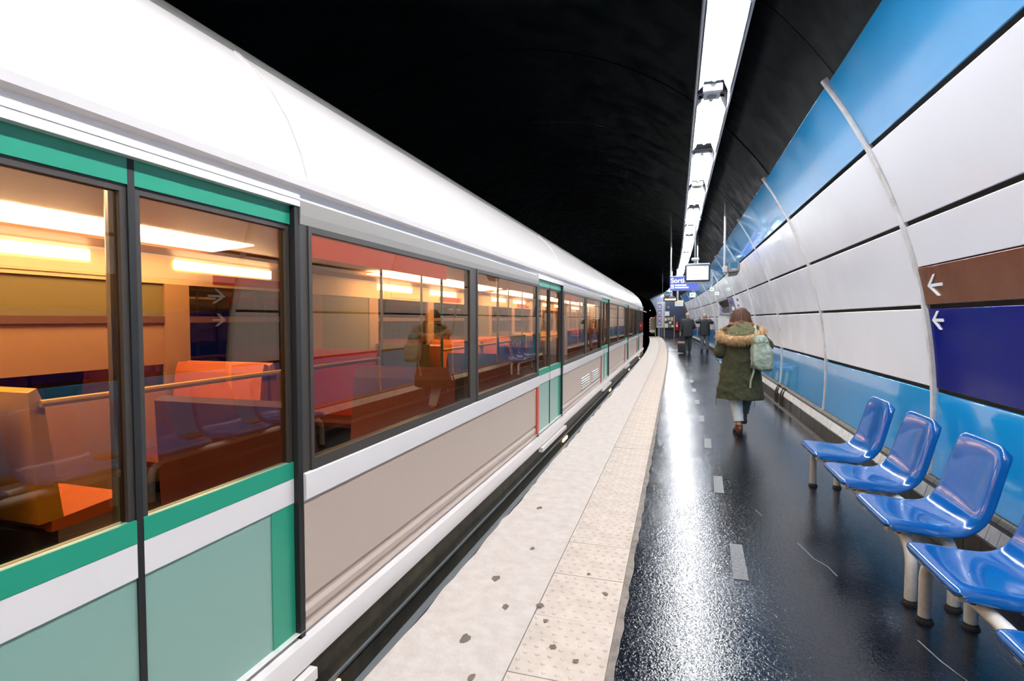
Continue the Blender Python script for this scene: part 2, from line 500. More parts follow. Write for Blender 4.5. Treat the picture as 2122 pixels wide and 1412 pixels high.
# right wall: backing, enamel panels, joint strips, plinth
mb = MB()
back_phis = [radians(a) for a in (-6.0, 0, 6, 12, 18, 24, 30, 33.0)]
def backing(sa, sb, phis):
    ss = slist(sa, sb, 1.5)
    a = [[W(s, p, 0.065) for p in phis] for s in ss]
    m_ = MB(); m_.loft(a, close=False); return m_
allv = MB()
for sa, sb, ph in ((S_START, PA, back_phis), (PA, PB, [radians(x) for x in (12, 18, 24, 30, 33.0)]), (PB, S_END, back_phis)):
    q = backing(sa, sb, ph); allv.add(q.v, q.f)
wall_r = allv.build('wall_right', 'recess_grey', kind='structure', smooth=True)
wall_r['label'] = 'curved station wall of glossy blue and white enamel panels'

def panel(s0, s1, p0, p1, m, name, parent, dr=0.0, th=0.03, lab=None, nphi=4):
    mb = MB()
    outer = []
    phs = [p0 + (p1 - p0) * k / nphi for k in range(nphi + 1)]
    ring0 = [W(s0, p, dr) for p in phs] + [W(s0, p, dr + th) for p in reversed(phs)]
    ring1 = [W(s1, p, dr) for p in phs] + [W(s1, p, dr + th) for p in reversed(phs)]
    mb.loft([ring0, ring1])
    o = mb.build(name, m, parent, smooth=True, angle=35, bevel=0.005)
    if lab: o['label'] = lab
    return o

ROWM = ['blue_enamel', 'white_enamel', 'white_enamel', 'white_enamel', 'blue_enamel']
ROWN = ['blue_panel', 'white_panel', 'white_panel', 'white_panel', 'blue_panel']
GP = 0.016 / RW      # half of the horizontal joint
nb0 = int(math.floor((S_START - RIB0) / BAY)) + 1
ribs = [RIB0 + BAY * k for k in range(nb0, 20) if RIB0 + BAY * k < S_END]
ribs = [q for i, q in enumerate(ribs) if q < 23.5 or (i - len(ribs)) % 2 == 0]     # wider bays beyond the passage
for i, rs in enumerate(ribs[:-1]):
    s0, s1 = rs + 0.034, ribs[i + 1] - 0.034
    nearbay = abs(s1 + 0.034 - RIB0) < 0.1
    for r in range(5):
        a, b = PHI[r], PHI[r + 1]
        jit = random.uniform(-0.004, 0.004) + (0.006 if nearbay else 0)
        lo = a + (GP if r else 0); hi = b - GP
        if r == 4: hi = b
        if r < 3 and in_passage(s0, s1):
            if s0 < PA - 0.3: panel(s0, PA, lo, hi, ROWM[r], ROWN[r], wall_r, jit)
            elif s1 > PB + 0.3: panel(PB, s1, lo, hi, ROWM[r], ROWN[r], wall_r, jit)
            continue
        if nearbay and r == 1:
            panel(s0, s1, lo, hi, 'navy_enamel', 'navy_panel', wall_r, jit, lab='dark blue enamel panel with a white arrow')
            continue
        if nearbay and r == 2:
            mid = a + (b - a) * 0.47
            panel(s0, s1, mid + 0.0006, hi, 'white_enamel', 'white_panel', wall_r, jit)
            panel(s0, s1, lo, mid - 0.0006, 'brown_enamel', 'brown_panel', wall_r, jit - 0.006, lab='brown enamel strip with a white arrow')
            continue
        panel(s0, s1, lo, hi, ROWM[r], ROWN[r], wall_r, jit)
for rs in ribs:
    mb = MB()
    lo = PHI[3] if in_passage(rs - 0.1, rs + 0.1) else PHI[0] - 0.002
    phs = [lo + (PHI[5] + 0.010 - lo) * k / 22 for k in range(23)]
    rings = []
    for p in phs:
        rings.append([W(rs - 0.021, p, 0.03), W(rs - 0.021, p, -0.012), W(rs + 0.021, p, -0.012), W(rs + 0.021, p, 0.03)])
    mb.loft(rings)
    mb.build('joint_strip', 'joint_white', wall_r, smooth=True, angle=30)

# arrows on the near panels
def arrow(sc, phic, h, w, dr, parent, name='arrow'):
    """chevron with a short shaft, pointing along +s (to the left as seen)"""
    def Q(a, b, d): return W(sc + a, phic + b / RW, dr + d)
    t = 0.021
    for poly in ([(0.0, 0.0), (-w * 0.62, h / 2), (-w * 0.62 - t * 1.5, h / 2), (-t * 2.0, 0.0)],
                 [(0.0, 0.0), (-t * 2.0, 0.0), (-w * 0.62 - t * 1.5, -h / 2), (-w * 0.62, -h / 2)],
                 [(-t * .6, -t * .62), (-t * .6, t * .62), (-w, t * .62), (-w, -t * .62)]):
        pass
    mb = MB()
    for poly in ([(0.0, 0.0), (-w * 0.55, h / 2), (-w * 0.55 - t * 1.6, h / 2), (-t * 2.0, 0.0)],
                 [(0.0, 0.0), (-t * 2.0, 0.0), (-w * 0.55 - t * 1.6, -h / 2), (-w * 0.55, -h / 2)],
                 [(-t * 0.8, -t * .5), (-t * 0.8, t * .5), (-w, t * .5), (-w, -t * .5)]):
        mb.loft([[Q(a, b, 0.004) for a, b in poly], [Q(a, b, -0.0015) for a, b in poly]])
    return mb.build(name, 'arrow_white', parent)
arrow(4.60, PHI[2] + (PHI[3] - PHI[2]) * 0.245, 0.155, 0.22, -0.006, wall_r, 'arrow_marking')
arrow(4.655, PHI[2] - 0.10 / RW, 0.135, 0.17, 0.003, wall_r, 'arrow_marking')

# plinth
plinth = MB()
def sweep(prof, sa, sb, st=1.5):
    m_ = MB(); m_.loft([[P(s, d, z) for d, z in prof] for s in slist(sa, sb, st)]); return m_
for sa, sb in ((S_START, PA), (PB, S_END)):
    q = sweep([(1.738, -0.05), (1.742, 0.0), (1.748, 0.205), (1.775, 0.30), (1.80, 0.305), (1.83, 0.345), (1.95, 0.345), (1.95, -0.05)], sa, sb)
    plinth.add(q.v, q.f)
base = plinth.build('baseboard_right', 'dirt_black', kind='structure')
base['label'] = 'tiled plinth of black and white tiles under the panels'
mb = MB()
for sa, sb in ((S_START, PA), (PB, S_END)):
    q = sweep([(1.70, 0.0), (1.742, 0.0), (1.742, 0.035), (1.732, 0.02)], sa, sb); mb.add(q.v, q.f)
mb.build('cove', 'grime', base, kind='stuff')

def tile_row(prof_lo, prof_hi, mname, name, step, sa, sb, g=0.0022, off=0.004):
    """individual plinth tiles between two profile points (d,z)"""
    d0, z0 = prof_lo; d1, z1 = prof_hi
    nrm = Vector((-(z1 - z0), (d1 - d0))).normalized() * off
    pts = []
    s = sa
    while s + step <= sb + 1e-6:
        pts.append((s, s + step)); s += step
    return [(a + g, b - g, d0, z0, d1, z1, nrm) for a, b in pts]
def tile_box(mb, t):
    a, b, d0, z0, d1, z1, n = t
    e = random.uniform(0.7, 1.2)
    dz = (z1 - z0) * 0.012
    lo = (d0 + n.x * e, z0 + n.y * e + dz); hi = (d1 + n.x * e, z1 + n.y * e - dz)
    mb.hexa([P(a, d0, z0), P(b, d0, z0), P(b, d1, z1), P(a, d1, z1), P(a, *lo), P(b, *lo), P(b, *hi), P(a, *hi)])
ROWS = [((1.743, 0.036), (1.748, 0.203), 'black_tile', 'black_tile', 0.20),
        ((1.750, 0.207), (1.775, 0.299), 'white_tile', 'white_tile', 0.115),
        ((1.803, 0.308), (1.828, 0.343), 'grey_tile', 'grey_tile', 0.115)]
for lo, hi, mm, nm, st in ROWS:
    near = tile_row(lo, hi, mm, nm, st, 3.2, 3.2 + st * round(9.6 / st))
    for t in near:
        # a drain hole is broken into the black row
        if nm == 'black_tile' and abs((t[0] + t[1]) / 2 - 9.3) < 0.11: continue
        mb = MB(); tile_box(mb, t); mb.build(nm, mm, base)
    s_far = 3.2 + st * round(9.6 / st)
    mb = MB()
    for sa, sb in ((S_START, 3.2), (s_far, PA), (PB, S_END)):
        for t in tile_row(lo, hi, mm, nm, st * 1.0, sa, sb): tile_box(mb, t)
    mb.build(nm + '_row', mm, base, kind='stuff')
# rusty cable stubs in the plinth beside the walker
for y in (9.95, 10.12, 10.45, 10.6):
    MB().tube([(1.738, y, 0.0), (1.735, y, 0.15), (1.745, y, 0.24), (1.79, y, 0.33)], 0.016, 6).build('cable', 'grime', base)

# vault rings
mb = MB()
vp = [radians(32.9 + (206 - 32.9) * k / 44) for k in range(45)]
mb.loft([[W(s, p, 0.16) for p in vp] for s in slist(S_START, 64, 2)], close=False)
ceil = mb.build('ceiling', 'vault_black', kind='structure', smooth=True)
ceil['label'] = 'black painted vault of the station tunnel'
vr = [radians(33.15 + (188 - 33.15) * k / 40) for k in range(41)]
for i, rs in enumerate(ribs[:-1]):
    s0, s1 = rs, ribs[i + 1]
    m1 = (s0 + s1) / 2
    dr = 0.085 + random.uniform(-0.006, 0.006)
    for a, b, e in ((s0 + 0.008, m1 - 0.006, 0.0), (m1 + 0.006, s1 - 0.008, 0.004)):
        ring0 = [W(a, p, dr + e) for p in vr] + [W(a, p, dr + e + 0.05) for p in reversed(vr)]
        ring1 = [W(b, p, dr + e) for p in vr] + [W(b, p, dr + e + 0.05) for p in reversed(vr)]
        MB().loft([ring0, ring1]).build('vault_ring', 'vault_black', ceil, smooth=True, angle=30)
    # pale streaks along some ring joints
    for rep in range(2 if i > 5 else 0):
        a0 = random.uniform(44, 100); a1 = a0 + random.uniform(8, 26)
        pts = [W(s0 + random.uniform(-.012, .012), radians(a0 + (a1 - a0) * k / 10), dr - 0.001) for k in range(11)]
        MB().tube(pts, [0.0008 + random.uniform(0, 0.0045) for _ in pts], 4).build('pale_streak', 'grey_tile', ceil)

# closing walls
def arch_wall(s, th, mname, name, label, r=RW + 0.2):
    mb = MB()
    ph = [radians(-26 + 232 * k / 40) for k in range(41)]
    rg = [[P(q, XC + r * cos(p), max(-1.25, ZC + r * sin(p))) for p in ph] for q in (s, s + th)]
    mb.loft(rg)
    o = mb.build(name, mname, kind='structure'); o['label'] = label
    return o
arch_wall(S_START - 0.2, 0.2, 'tunnel_black', 'wall_back', 'dark closing wall behind the viewer')
arch_wall(64, 0.2, 'tunnel_black', 'wall_front', 'black depth of the running tunnel')

# end wall of the platform with the tunnel mouth
mb = MB()
n = 26
outer, inner = [], []
tc_, tr_ = (-3.4, 0.9), 3.05
for k in range(n + 1):
    a = radians(-35 + (215 + 35) * k / n)
    inner.append((tc_[0] + tr_ * cos(a), max(-1.2, tc_[1] + tr_ * sin(a))))
    outer.append((XC + 5.0 * cos(a), max(-1.2, ZC + 5.0 * sin(a))))
rA = []
for q in (S_END, S_END + 0.3):
    rA.append(([P(q, d, z) for d, z in inner], [P(q, d, z) for d, z in outer]))
for (i0, o0), flip in ((rA[0], 0), (rA[1], 1)):
    mb.loft([i0, o0], close=False)
mb.loft([rA[0][0], rA[1][0]], close=False)
wall_end = mb.build('wall_end', 'tunnel_black', kind='structure')  # wall coloured black to read as tunnel darkness
wall_end['label'] = 'end wall around the tunnel mouth, coloured as dark as the tunnel'
YE = 48.6
MB().box(-0.86, 1.2, YE, YE + 0.15, 0.0, 4.4).build('navy_panel', 'end_navy', wall_end)['label'] = 'dark navy painted part'
sp_ = [(-0.86, 0.0), (-1.50, 0.0), (-1.46, 1.0), (-1.50, 1.6), (-1.60, 2.1), (-1.78, 2.6), (-2.0, 3.0), (-2.2, 3.28), (-1.6, 3.6), (-0.86, 3.9)]
MB().loft([[(x, q, z) for x, z in sp_] for q in (YE, YE + .12)]).build('pale_panel', 'end_blue_grey', wall_end)['label'] = 'grey blue painted part beside the tunnel mouth'
MB().box(-1.9, 1.4, YE + .1, YE + 0.35, -1.2, 0.0).build('platform_end', 'recess_grey', wall_end)
for x, z in ((-3.05, 1.92), (-2.85, 1.86), (-2.45, 2.0)):
    pass

# passage reveal: two jambs, lintel, back wall
mb = MB()
passage = None
def Pb(s0, s1, d0, d1, z0, z1):
    return MB().hexa([P(s0, d0, z0), P(s0, d1, z0), P(s1, d1, z0), P(s1, d0, z0), P(s0, d0, z1), P(s0, d1, z1), P(s1, d1, z1), P(s1, d0, z1)])
passage = Pb(PA, PB, 3.2, 3.3, -0.02, 2.6).build('wall_passage', 'white_enamel', kind='structure')
passage['label'] = 'bright white exit passage opening in the station wall'
Pb(PA - 0.06, PA, 1.70, 3.3, 0, 2.5).build('jamb', 'grey_metal', passage)
Pb(PB, PB + 0.06, 1.62, 3.3, 0, 2.5).build('jamb', 'light_grey', passage)
Pb(PA - 0.06, PB + 0.06, 1.60, 3.3, 2.16, 2.26).build('lintel', 'grey_metal', passage)
Pb(PA, PB, 1.76, 3.2, -0.2, 0.0).build('passage_floor', 'wet_floor', passage)
for sx in (PA + 0.8, PA + 2.3):
    Pb(sx, sx + 0.9, 2.2, 2.35, 2.11, 2.16).build('ceiling_lamp', 'passage_lamp', passage)

# ------------------------------------------------------------------ platform lights
ZL, DL = 3.87, 0.345
def fixture(s0, s1, label):
    mid = P((s0 + s1) / 2, DL, ZL + 0.16)
    root = thing('light_fixture', mid, label, 'ceiling light', 'row of fluorescent fixtures under the vault')
    def bar(prof):
        return [[P(s, DL + x, ZL + z) for x, z in prof] for s in (s0, s1)]
    # a trough with a shallow lip on the track side and one deepened on the wall side to shade the vault
    MB().loft(bar([(-0.15, -0.03), (-0.145, -0.03), (-0.13, 0.085), (0.13, 0.085), (0.147, -0.088), (0.152, -0.088), (0.152, 0.11), (-0.15, 0.11)])).build('housing', 'housing', root)
    MB().loft(bar([(-0.143, -0.026), (-0.105, 0.012), (-0.088, 0.075), (-0.128, 0.08)])).build('reflector', 'reflector', root)
    MB().loft(bar([(0.144, -0.084), (0.105, 0.012), (0.088, 0.075), (0.128, 0.08)])).build('reflector', 'reflector', root)
    MB().loft(bar([(-0.088, 0.074), (0.088, 0.074), (0.088, 0.080), (-0.088, 0.080)])).build('reflector', 'reflector', root)
    MB().tube([P(s0 + 0.07 + (s1 - s0 - 0.14) * k / 4, DL, ZL + 0.048) for k in range(5)], 0.019, 12).build('lamp_tube', 'tube', root, smooth=True)
    for a, b in ((s0, s0 + 0.03), (s1 - 0.03, s1)):
        q = [[P(s, DL + x, ZL + z) for x, z in ((-0.14, 0.040), (-0.11, 0.050), (0.11, 0.050), (0.14, 0.040), (0.125, 0.08), (-0.125, 0.08))] for s in (a, b)]
        MB().loft(q).build('end_cap', 'reflector', root)
    for s in (s0 + 0.05, s1 - 0.05):
        MB().tube([P(s, DL, ZL + 0.048), P(s + 0.015, DL, ZL + 0.048)], 0.024, 10).build('socket', 'light_grey', root)
    for s in (s0 + 0.3, s1 - 0.3):
        MB().tube([P(s, DL, ZL + 0.11), P(s, DL, ZL + 0.36)], 0.012, 6).build('hanger', 'grey_metal', root)
ORDL = ['nearest', 'second', 'third', 'fourth', 'fifth', 'sixth', 'seventh', 'eighth', 'ninth', 'tenth', 'eleventh', 'twelfth',
        'thirteenth', 'fourteenth', 'fifteenth', 'sixteenth', 'seventeenth', 'eighteenth', 'nineteenth', 'twentieth', 'twenty-first', 'twenty-second']
FP, FE = 2.05, 5.92
k0 = int(math.floor((S_START - FE) / FP)) + 1
cnt = 0
for k in range(k0, 22):
    e = FE + FP * k
    if e < 4.0:
        lab = '%s fluorescent ceiling light outside the upper edge of the picture' % ['nearest', 'second', 'third', 'fourth'][min(3, max(0, -1 - k))]
        if k < -4: continue
    else:
        lab = '%s fluorescent ceiling light along the row under the dark vault' % ORDL[cnt]; cnt += 1
    fixture(e - 1.62, e, lab)
for sg, nm, zb in ((-1, 'left', -0.035), (1, 'right', -0.09)):
    mb = MB()
    mb.loft([[P(s, DL + sg * x, ZL + z) for x, z in ((0.158, zb), (0.176, zb), (0.176, 0.10), (0.158, 0.10))] for s in slist(S_START, 46, 1.5)])
    o = mb.build('trim_3' if sg < 0 else 'trim_4', 'housing', kind='structure')
    o['label'] = 'metal rail along the %s side of the row of ceiling lights' % nm
mb = MB()
mb.loft([[P(s, DL + x, ZL + z) for x, z in ((-0.158, 0.112), (0.158, 0.112), (0.158, 0.125), (-0.158, 0.125))] for s in slist(S_START, 46, 1.5)])
mb.build('trim_5', 'dark_grey', kind='structure')['label'] = 'dark cover plate above the row of ceiling lights'  # plate coloured dark to darken the gaps between the lights
# loudspeakers in every second gap
sp_n = 0
for k in (0, 2, 4, 6, 8, 10):
    s = FE + FP * k + 0.21
    root = thing('loudspeaker', P(s, DL - 0.01, ZL + 0.12), '%s white loudspeaker box in a gap of the ceiling lights' % ['nearest', 'second', 'third', 'fourth', 'fifth', 'sixth'][sp_n], 'loudspeaker', 'loudspeakers between ceiling lights'); sp_n += 1
    def pb(a, b, x0, x1, z0, z1):
        m_ = MB()
        return m_.hexa([P(s + a, DL + x0, ZL + z0), P(s + a, DL + x1, ZL + z0), P(s + b, DL + x1, ZL + z0), P(s + b, DL + x0, ZL + z0), P(s + a, DL + x0, ZL + z1), P(s + a, DL + x1, ZL + z1), P(s + b, DL + x1, ZL + z1), P(s + b, DL + x0, ZL + z1)])
    pb(-0.12, 0.13, -0.085, 0.075, -0.01, 0.12).build('box', 'housing', root, bevel=0.006)
    pb(-0.15, -0.09, -0.10, 0.09, -0.02, 0.05).build('front_lip', 'reflector', root, bevel=0.004)
    MB().lathe([(0.05, -0.006), (0.052, 0.0), (0.03, 0.004)], P(s + 0.03, DL - 0.005, ZL - 0.010), 16).build('cone', 'grey_metal', root)
    MB().tube([P(s, DL, ZL + 0.12), P(s, DL, ZL + 0.36)], 0.012, 6).build('hanger', 'grey_metal', root)

# ------------------------------------------------------------------ the train
XS = -1.38                       # plane of the train's side
Y0T, Y1T = -3.0, 24.6
train = thing('train_car', (-2.78, 10.8, -1.05), 'white commuter train car with teal doors standing at the platform', 'train')
DOORS = [1.1 + 5.05 * k for k in range(-1, 5)]
DOORS = [d for d in DOORS if d - 0.65 > Y0T and d + 0.7 < Y1T]
HW = 0.65

def xz(prof, ya, yb, name, m, parent=train, mirror=False, **kw):
    mb = MB(); mb.loft([[(x, ya, z) for x, z in prof], [(x, yb, z) for x, z in prof]])
    return mb.build(name, m, parent, **kw)

# wall segments between the doors
segs = []
y = Y0T
for d in DOORS:
    segs.append((y, d - HW)); y = d + HW
segs.append((y, Y1T))
for a, b in segs:
    # lower side panel with two shallow grooves
    xz([(XS, 0.79), (XS, 0.40), (XS - 0.012, 0.385), (XS - 0.012, 0.365), (XS, 0.35), (XS, 0.325), (XS - 0.012, 0.31), (XS - 0.012, 0.29), (XS, 0.275), (XS - 0.05, 0.275), (XS - 0.05, 0.79)], a, b, 'side_panel', 'train_grey')
    xz([(XS, 0.79), (XS + 0.010, 0.795), (XS + 0.012, 0.845), (XS + 0.010, 0.895), (XS, 0.90), (XS - 0.05, 0.90), (XS - 0.05, 0.79)], a, b, 'belt_stripe', 'train_white', smooth=True)
    # header above the windows
    xz([(XS, 1.865), (XS + 0.004, 1.90), (XS + 0.004, 1.955), (XS - 0.05, 1.955), (XS - 0.05, 1.865)], a, b, 'header', 'train_head')
    # window openings
    L_ = b - a
    if L_ > 2.5:
        mid = (a + b) / 2 - 0.02
        wins = [(a + 0.045, mid - 0.06), (mid + 0.06, b - 0.045)]
        xz([(XS - 0.002, 0.90), (XS - 0.002, 1.865), (XS - 0.05, 1.865), (XS - 0.05, 0.90)], mid - 0.06, mid + 0.06, 'window_pillar', 'train_dark')
    elif L_ > 0.5:
        wins = [(a + 0.045, b - 0.045)]
    else: wins = []
    for e0, e1 in ((a, a + 0.045), (b - 0.045, b)):
        xz([(XS - 0.002, 0.90), (XS - 0.002, 1.865), (XS - 0.05, 1.865), (XS - 0.05, 0.90)], e0, e1, 'window_pillar', 'train_dark')
    for w0, w1 in wins:
        w = MB().box(XS - 0.012, XS - 0.006, w0 + .02, w1 - .02, 0.945, 1.84).build('window', 'train_glass', train)
        for bx in ((w0, w1, 0.90, 0.945), (w0, w1, 1.84, 1.865), (w0, w0 + .02, 0.945, 1.84), (w1 - .02, w1, 0.945, 1.84)):
            MB().box(XS - 0.04, XS + 0.003, bx[0], bx[1], bx[2], bx[3]).build('window_frame', 'train_dark', w)
# doors
for d in DOORS:
    for sg in (-1, 1):
        l0, l1 = (d - HW + 0.028, d - 0.010) if sg < 0 else (d + 0.010, d + HW - 0.028)
        X = XS - 0.03
        # lower panel, thin dark frame around a tall pane
        mb = MB()
        mb.box(X - .03, X, l0, l1, 0.14, 0.95)
        leaf = mb.build('door_leaf', 'pale_teal', train)
        mb = MB()
        mb.box(X - .03, X, l0, l0 + .018, 0.95, 1.93); mb.box(X - .03, X, l1 - .018, l1, 0.95, 1.93)
        mb.box(X - .03, X, l0 + .018, l1 - .018, 1.84, 1.93)
        mb.build('leaf_frame', 'train_dark', leaf)
        MB().box(X - .018, X - .012, l0 + .018, l1 - .018, 0.95, 1.84).build('door_glass', 'train_glass', leaf)
        MB().box(X, X + .006, l0, l1, 0.79, 0.885).build('belt_stripe', 'train_white', leaf)
        MB().box(X, X + .007, l0, l1, 0.886, 0.95).build('belt_band', 'teal', leaf)['label'] = 'saturated teal band under the door glass'
        MB().box(X, X + .006, l0, l1, 1.86, 1.93).build('top_band', 'teal', leaf)['label'] = 'teal band over the door glass'
        if sg > 0: MB().box(X, X + .004, l1 - 0.12, l1, 0.16, 0.789).build('edge_band', 'teal', leaf)
    MB().box(XS - .055, XS - .024, d - 0.010, d + 0.010, 0.14, 1.93).build('center_seal', 'rubber', train)
    for e0, e1 in ((d - HW, d - HW + 0.028), (d + HW - 0.028, d + HW)):
        MB().box(XS - .06, XS - 0.002, e0, e1, 0.14, 1.93).build('door_seal', 'rubber', train)
    MB().box(XS - .06, XS + 0.002, d - HW, d + HW, 1.93, 1.975).build('door_header', 'train_white', train)
    # red release strip on the leading jamb
    MB().box(XS + .002, XS + .012, d - HW - 0.10, d - HW - 0.02, 0.30, 0.79).build('door_marker', 'red_paint', train)['label'] = 'red strip beside the door'
    # step lamp on the underframe below the door
    MB().box(XS + 0.016, XS + .03, d + 0.55, d + 0.83, -0.07, -0.035).build('step_lamp', 'step_lamp', train)
    MB().box(XS - 0.02, XS + .05, d - HW, d + HW, 0.09, 0.135).build('door_step', 'train_white', train)
# gutter, dark slot, cove, roof over the full length
xz([(XS - .05, 1.955), (XS + .004, 1.955), (XS - .02, 1.962), (XS - .02, 2.0), (XS + .012, 2.006), (XS + .016, 2.03), (XS - .004, 2.045), (XS - .05, 2.045)], Y0T, Y1T, 'gutter', 'train_white', smooth=True)
cove = [(XS - .004, 2.04), (XS - .03, 2.14), (XS - .09, 2.28), (XS - .17, 2.41), (XS - .26, 2.51), (XS - .345, 2.585)]
def slabify(c, t=0.04):
    return c + [(x - t, z - t) for x, z in reversed(c)]
xz(slabify(cove), Y0T, Y1T - 0.4, 'cove_panel', 'train_white', smooth=True, angle=50)
roofp = [(XS - .35, 2.588), (XS - .45, 2.68), (XS - .60, 2.78), (XS - .80, 2.85), (XS - 1.1, 2.90), (XS - 1.4, 2.91), (XS - 1.7, 2.90), (XS - 2.0, 2.85), (XS - 2.2, 2.78), (XS - 2.35, 2.68), (XS - 2.45, 2.588)]
xz(slabify(roofp, 0.0) [:11] + [(x, z - 0.05) for x, z in reversed(roofp)], Y0T, Y1T - 0.4, 'roof', 'train_roof', smooth=True, angle=50)
XF = XS - 2.8
def mir(p): return [(2 * (XS - 1.4) - x, z) for x, z in p]
xz(mir(slabify(cove)), Y0T, Y1T - 0.4, 'cove_panel', 'train_white', smooth=True, angle=50)
# seams across the cove near each door
for d in DOORS:
    mb = MB(); mb.loft([[(x + .004, yy, z + .004) for x, z in cove] + [(x - .01, yy, z - .01) for x, z in reversed(cove)] for yy in (d + 0.70, d + 0.725)])
    mb.build('cove_seam', 'train_white', train)
# skirt and underframe
xz([(XS, 0.275), (XS - .03, 0.27), (XS - .03, 0.255), (XS + .025, 0.25), (XS + .03, 0.20), (XS + .025, 0.15), (XS - .03, 0.145), (XS - .08, 0.145), (XS - .08, 0.275)], Y0T, Y1T, 'sill_rail', 'train_white', smooth=True, angle=50)
xz([(XS, 0.15), (XS + .01, 0.05), (XS + .015, -0.12), (XS - .02, -0.16), (XS - .06, -0.16), (XS - .06, 0.15)], Y0T, Y1T, 'skirt', 'underframe')
xz([(XS + .012, -0.02), (XS + .022, -0.02), (XS + .024, -0.005), (XS + .012, -0.005)], Y0T, Y1T, 'skirt_pipe', 'grey_metal')
xz([(XS + .0, -0.13), (XS + .05, -0.14), (XS + .05, -0.16), (XS + .0, -0.165)], Y0T, Y1T, 'skirt_rail', 'grey_metal')
MB().box(XF + .06, XS - .06, Y0T, Y1T, -0.16, 0.02).build('underframe', 'underframe', train)
for yb in (0.5, 2.9, 18.5, 20.9):
    for x in (-2.0, -3.44):
        MB().tube([(x - .07, yb, -0.62), (x + .07, yb, -0.62)], 0.42, 24).build('wheel', 'underframe', train)
    MB().tube([(-3.5, yb, -0.62), (-1.9, yb, -0.62)], 0.08, 10).build('axle', 'underframe', train)
for yb in (1.7, 19.7):
    MB().box(-3.75, -1.75, yb - 1.7, yb + 1.7, -0.7, -0.35).build('bogie_frame', 'underframe', train)
for ya, yb in ((4.6, 7.0), (8.0, 10.5), (11.5, 15.0)):
    MB().box(-3.8, XS - .1, ya, yb, -0.75, -0.16).build('equipment_box', 'underframe', train, bevel=0.02)
# far side wall of the car
xz([(XF, 0.15), (XF + .05, 0.15), (XF + .05, 0.93), (XF, 0.93)], Y0T, Y1T, 'far_side', 'cabin_tan')
xz([(XF, 1.80), (XF + .05, 1.80), (XF + .05, 2.06), (XF, 2.06)], Y0T, Y1T, 'far_side', 'cabin_cream')
for a, b in segs:
    L_ = b - a
    edges = [a, b] if L_ < 2.5 else [a, (a + b) / 2, b]
    for q in edges:
        MB().box(XF, XF + .05, q - 0.12, q + 0.12, 0.93, 1.80).build('far_pillar', 'cabin_tan', train)
    for e0, e1 in zip(edges[:-1], edges[1:]):
        w = MB().box(XF + .01, XF + .016, e0 + .12, e1 - .12, 0.93, 1.80).build('window', 'train_glass', train)
        MB().box(XF + .016, XF + .05, e0 + .12, e1 - .12, 1.47, 1.525).build('transom', 'cabin_brown', w)
        if e0 < 3.2:
            MB().box(XF + .020, XF + .026, e0 + .12, e1 - .12, 1.525, 1.80).build('reflection_sheet', 'cabin_olive', w)  # added sheets, with the far pane's reflected tones put into their colour
            MB().box(XF + .020, XF + .026, e0 + .12, e1 - .12, 1.12, 1.47).build('reflection_sheet', 'cabin_tan', w)
for d in DOORS:
    MB().box(XF, XF + .04, d - HW + .12, d + HW - .12, 0.93, 1.80).build('far_door', 'cabin_olive', train)
# cab end bulkheads
for yy in (Y0T, Y1T - 0.06):
    mb = MB(); mb.loft([[(x, q, z) for x, z in [(XF, -0.1), (XS - .05, -0.1), (XS - .05, 1.96)] + [(x - .05, z) for x, z in cove] + roofp[1:-1] + list(reversed(mir([(x - .05, z) for x, z in cove]))) + [(XF + .05, 1.96)]] for q in (yy, yy + 0.06)])
    mb.build('end_wall', 'train_grey', train)
# rounded front corner
mb = MB()
rg = []
for q, sc in ((Y1T - 0.4, 1.0), (Y1T - 0.25, 0.985), (Y1T - 0.12, 0.95), (Y1T - 0.03, 0.90)):
    full = cove + roofp[1:] 
    full = cove + roofp[1:-1] + list(reversed(mir(cove)))
    rg.append([((x - (XS - 1.4)) * sc + XS - 1.4, q, 2.04 + (z - 2.04) * sc) for x, z in full])
mb.loft(rg, close=False)
mb.build('roof_front', 'train_white', train, smooth=True, angle=60)
# interior: floor, ceiling, lamps
MB().box(XF + .05, XS - .05, Y0T + .06, Y1T - .06, 0.02, 0.05).build('cabin_floor', 'cabin_floor', train)
MB().box(XS - .075, XS - .05, Y0T + .06, Y1T - .06, 0.145, 0.275).build('inner_side', 'cabin_brown', train)
for a, b in segs:
    MB().box(XS - .075, XS - .05, a, b, 0.275, 0.93).build('inner_side', 'cabin_brown', train)
    MB().box(XS - .075, XS - .05, a, b, 1.865, 1.96).build('inner_header', 'cabin_cream', train)
MB().box(XF + .05, XS - .05, Y0T + .06, Y1T - .06, 2.135, 2.16).build('cabin_ceiling', 'cabin_cream', train)
xz([(XF + .05, 2.04), (XF + .13, 2.06), (XF + .20, 2.08), (XF + .20, 2.135), (XF + .05, 2.135)], Y0T, Y1T - .06, 'luggage_cove', 'cabin_tan')
xz([(XS - .075, 1.94), (XS - .28, 2.09), (XS - .30, 2.135), (XS - .06, 2.135)], Y0T, Y1T - .06, 'ceiling_cove', 'cabin_cream')
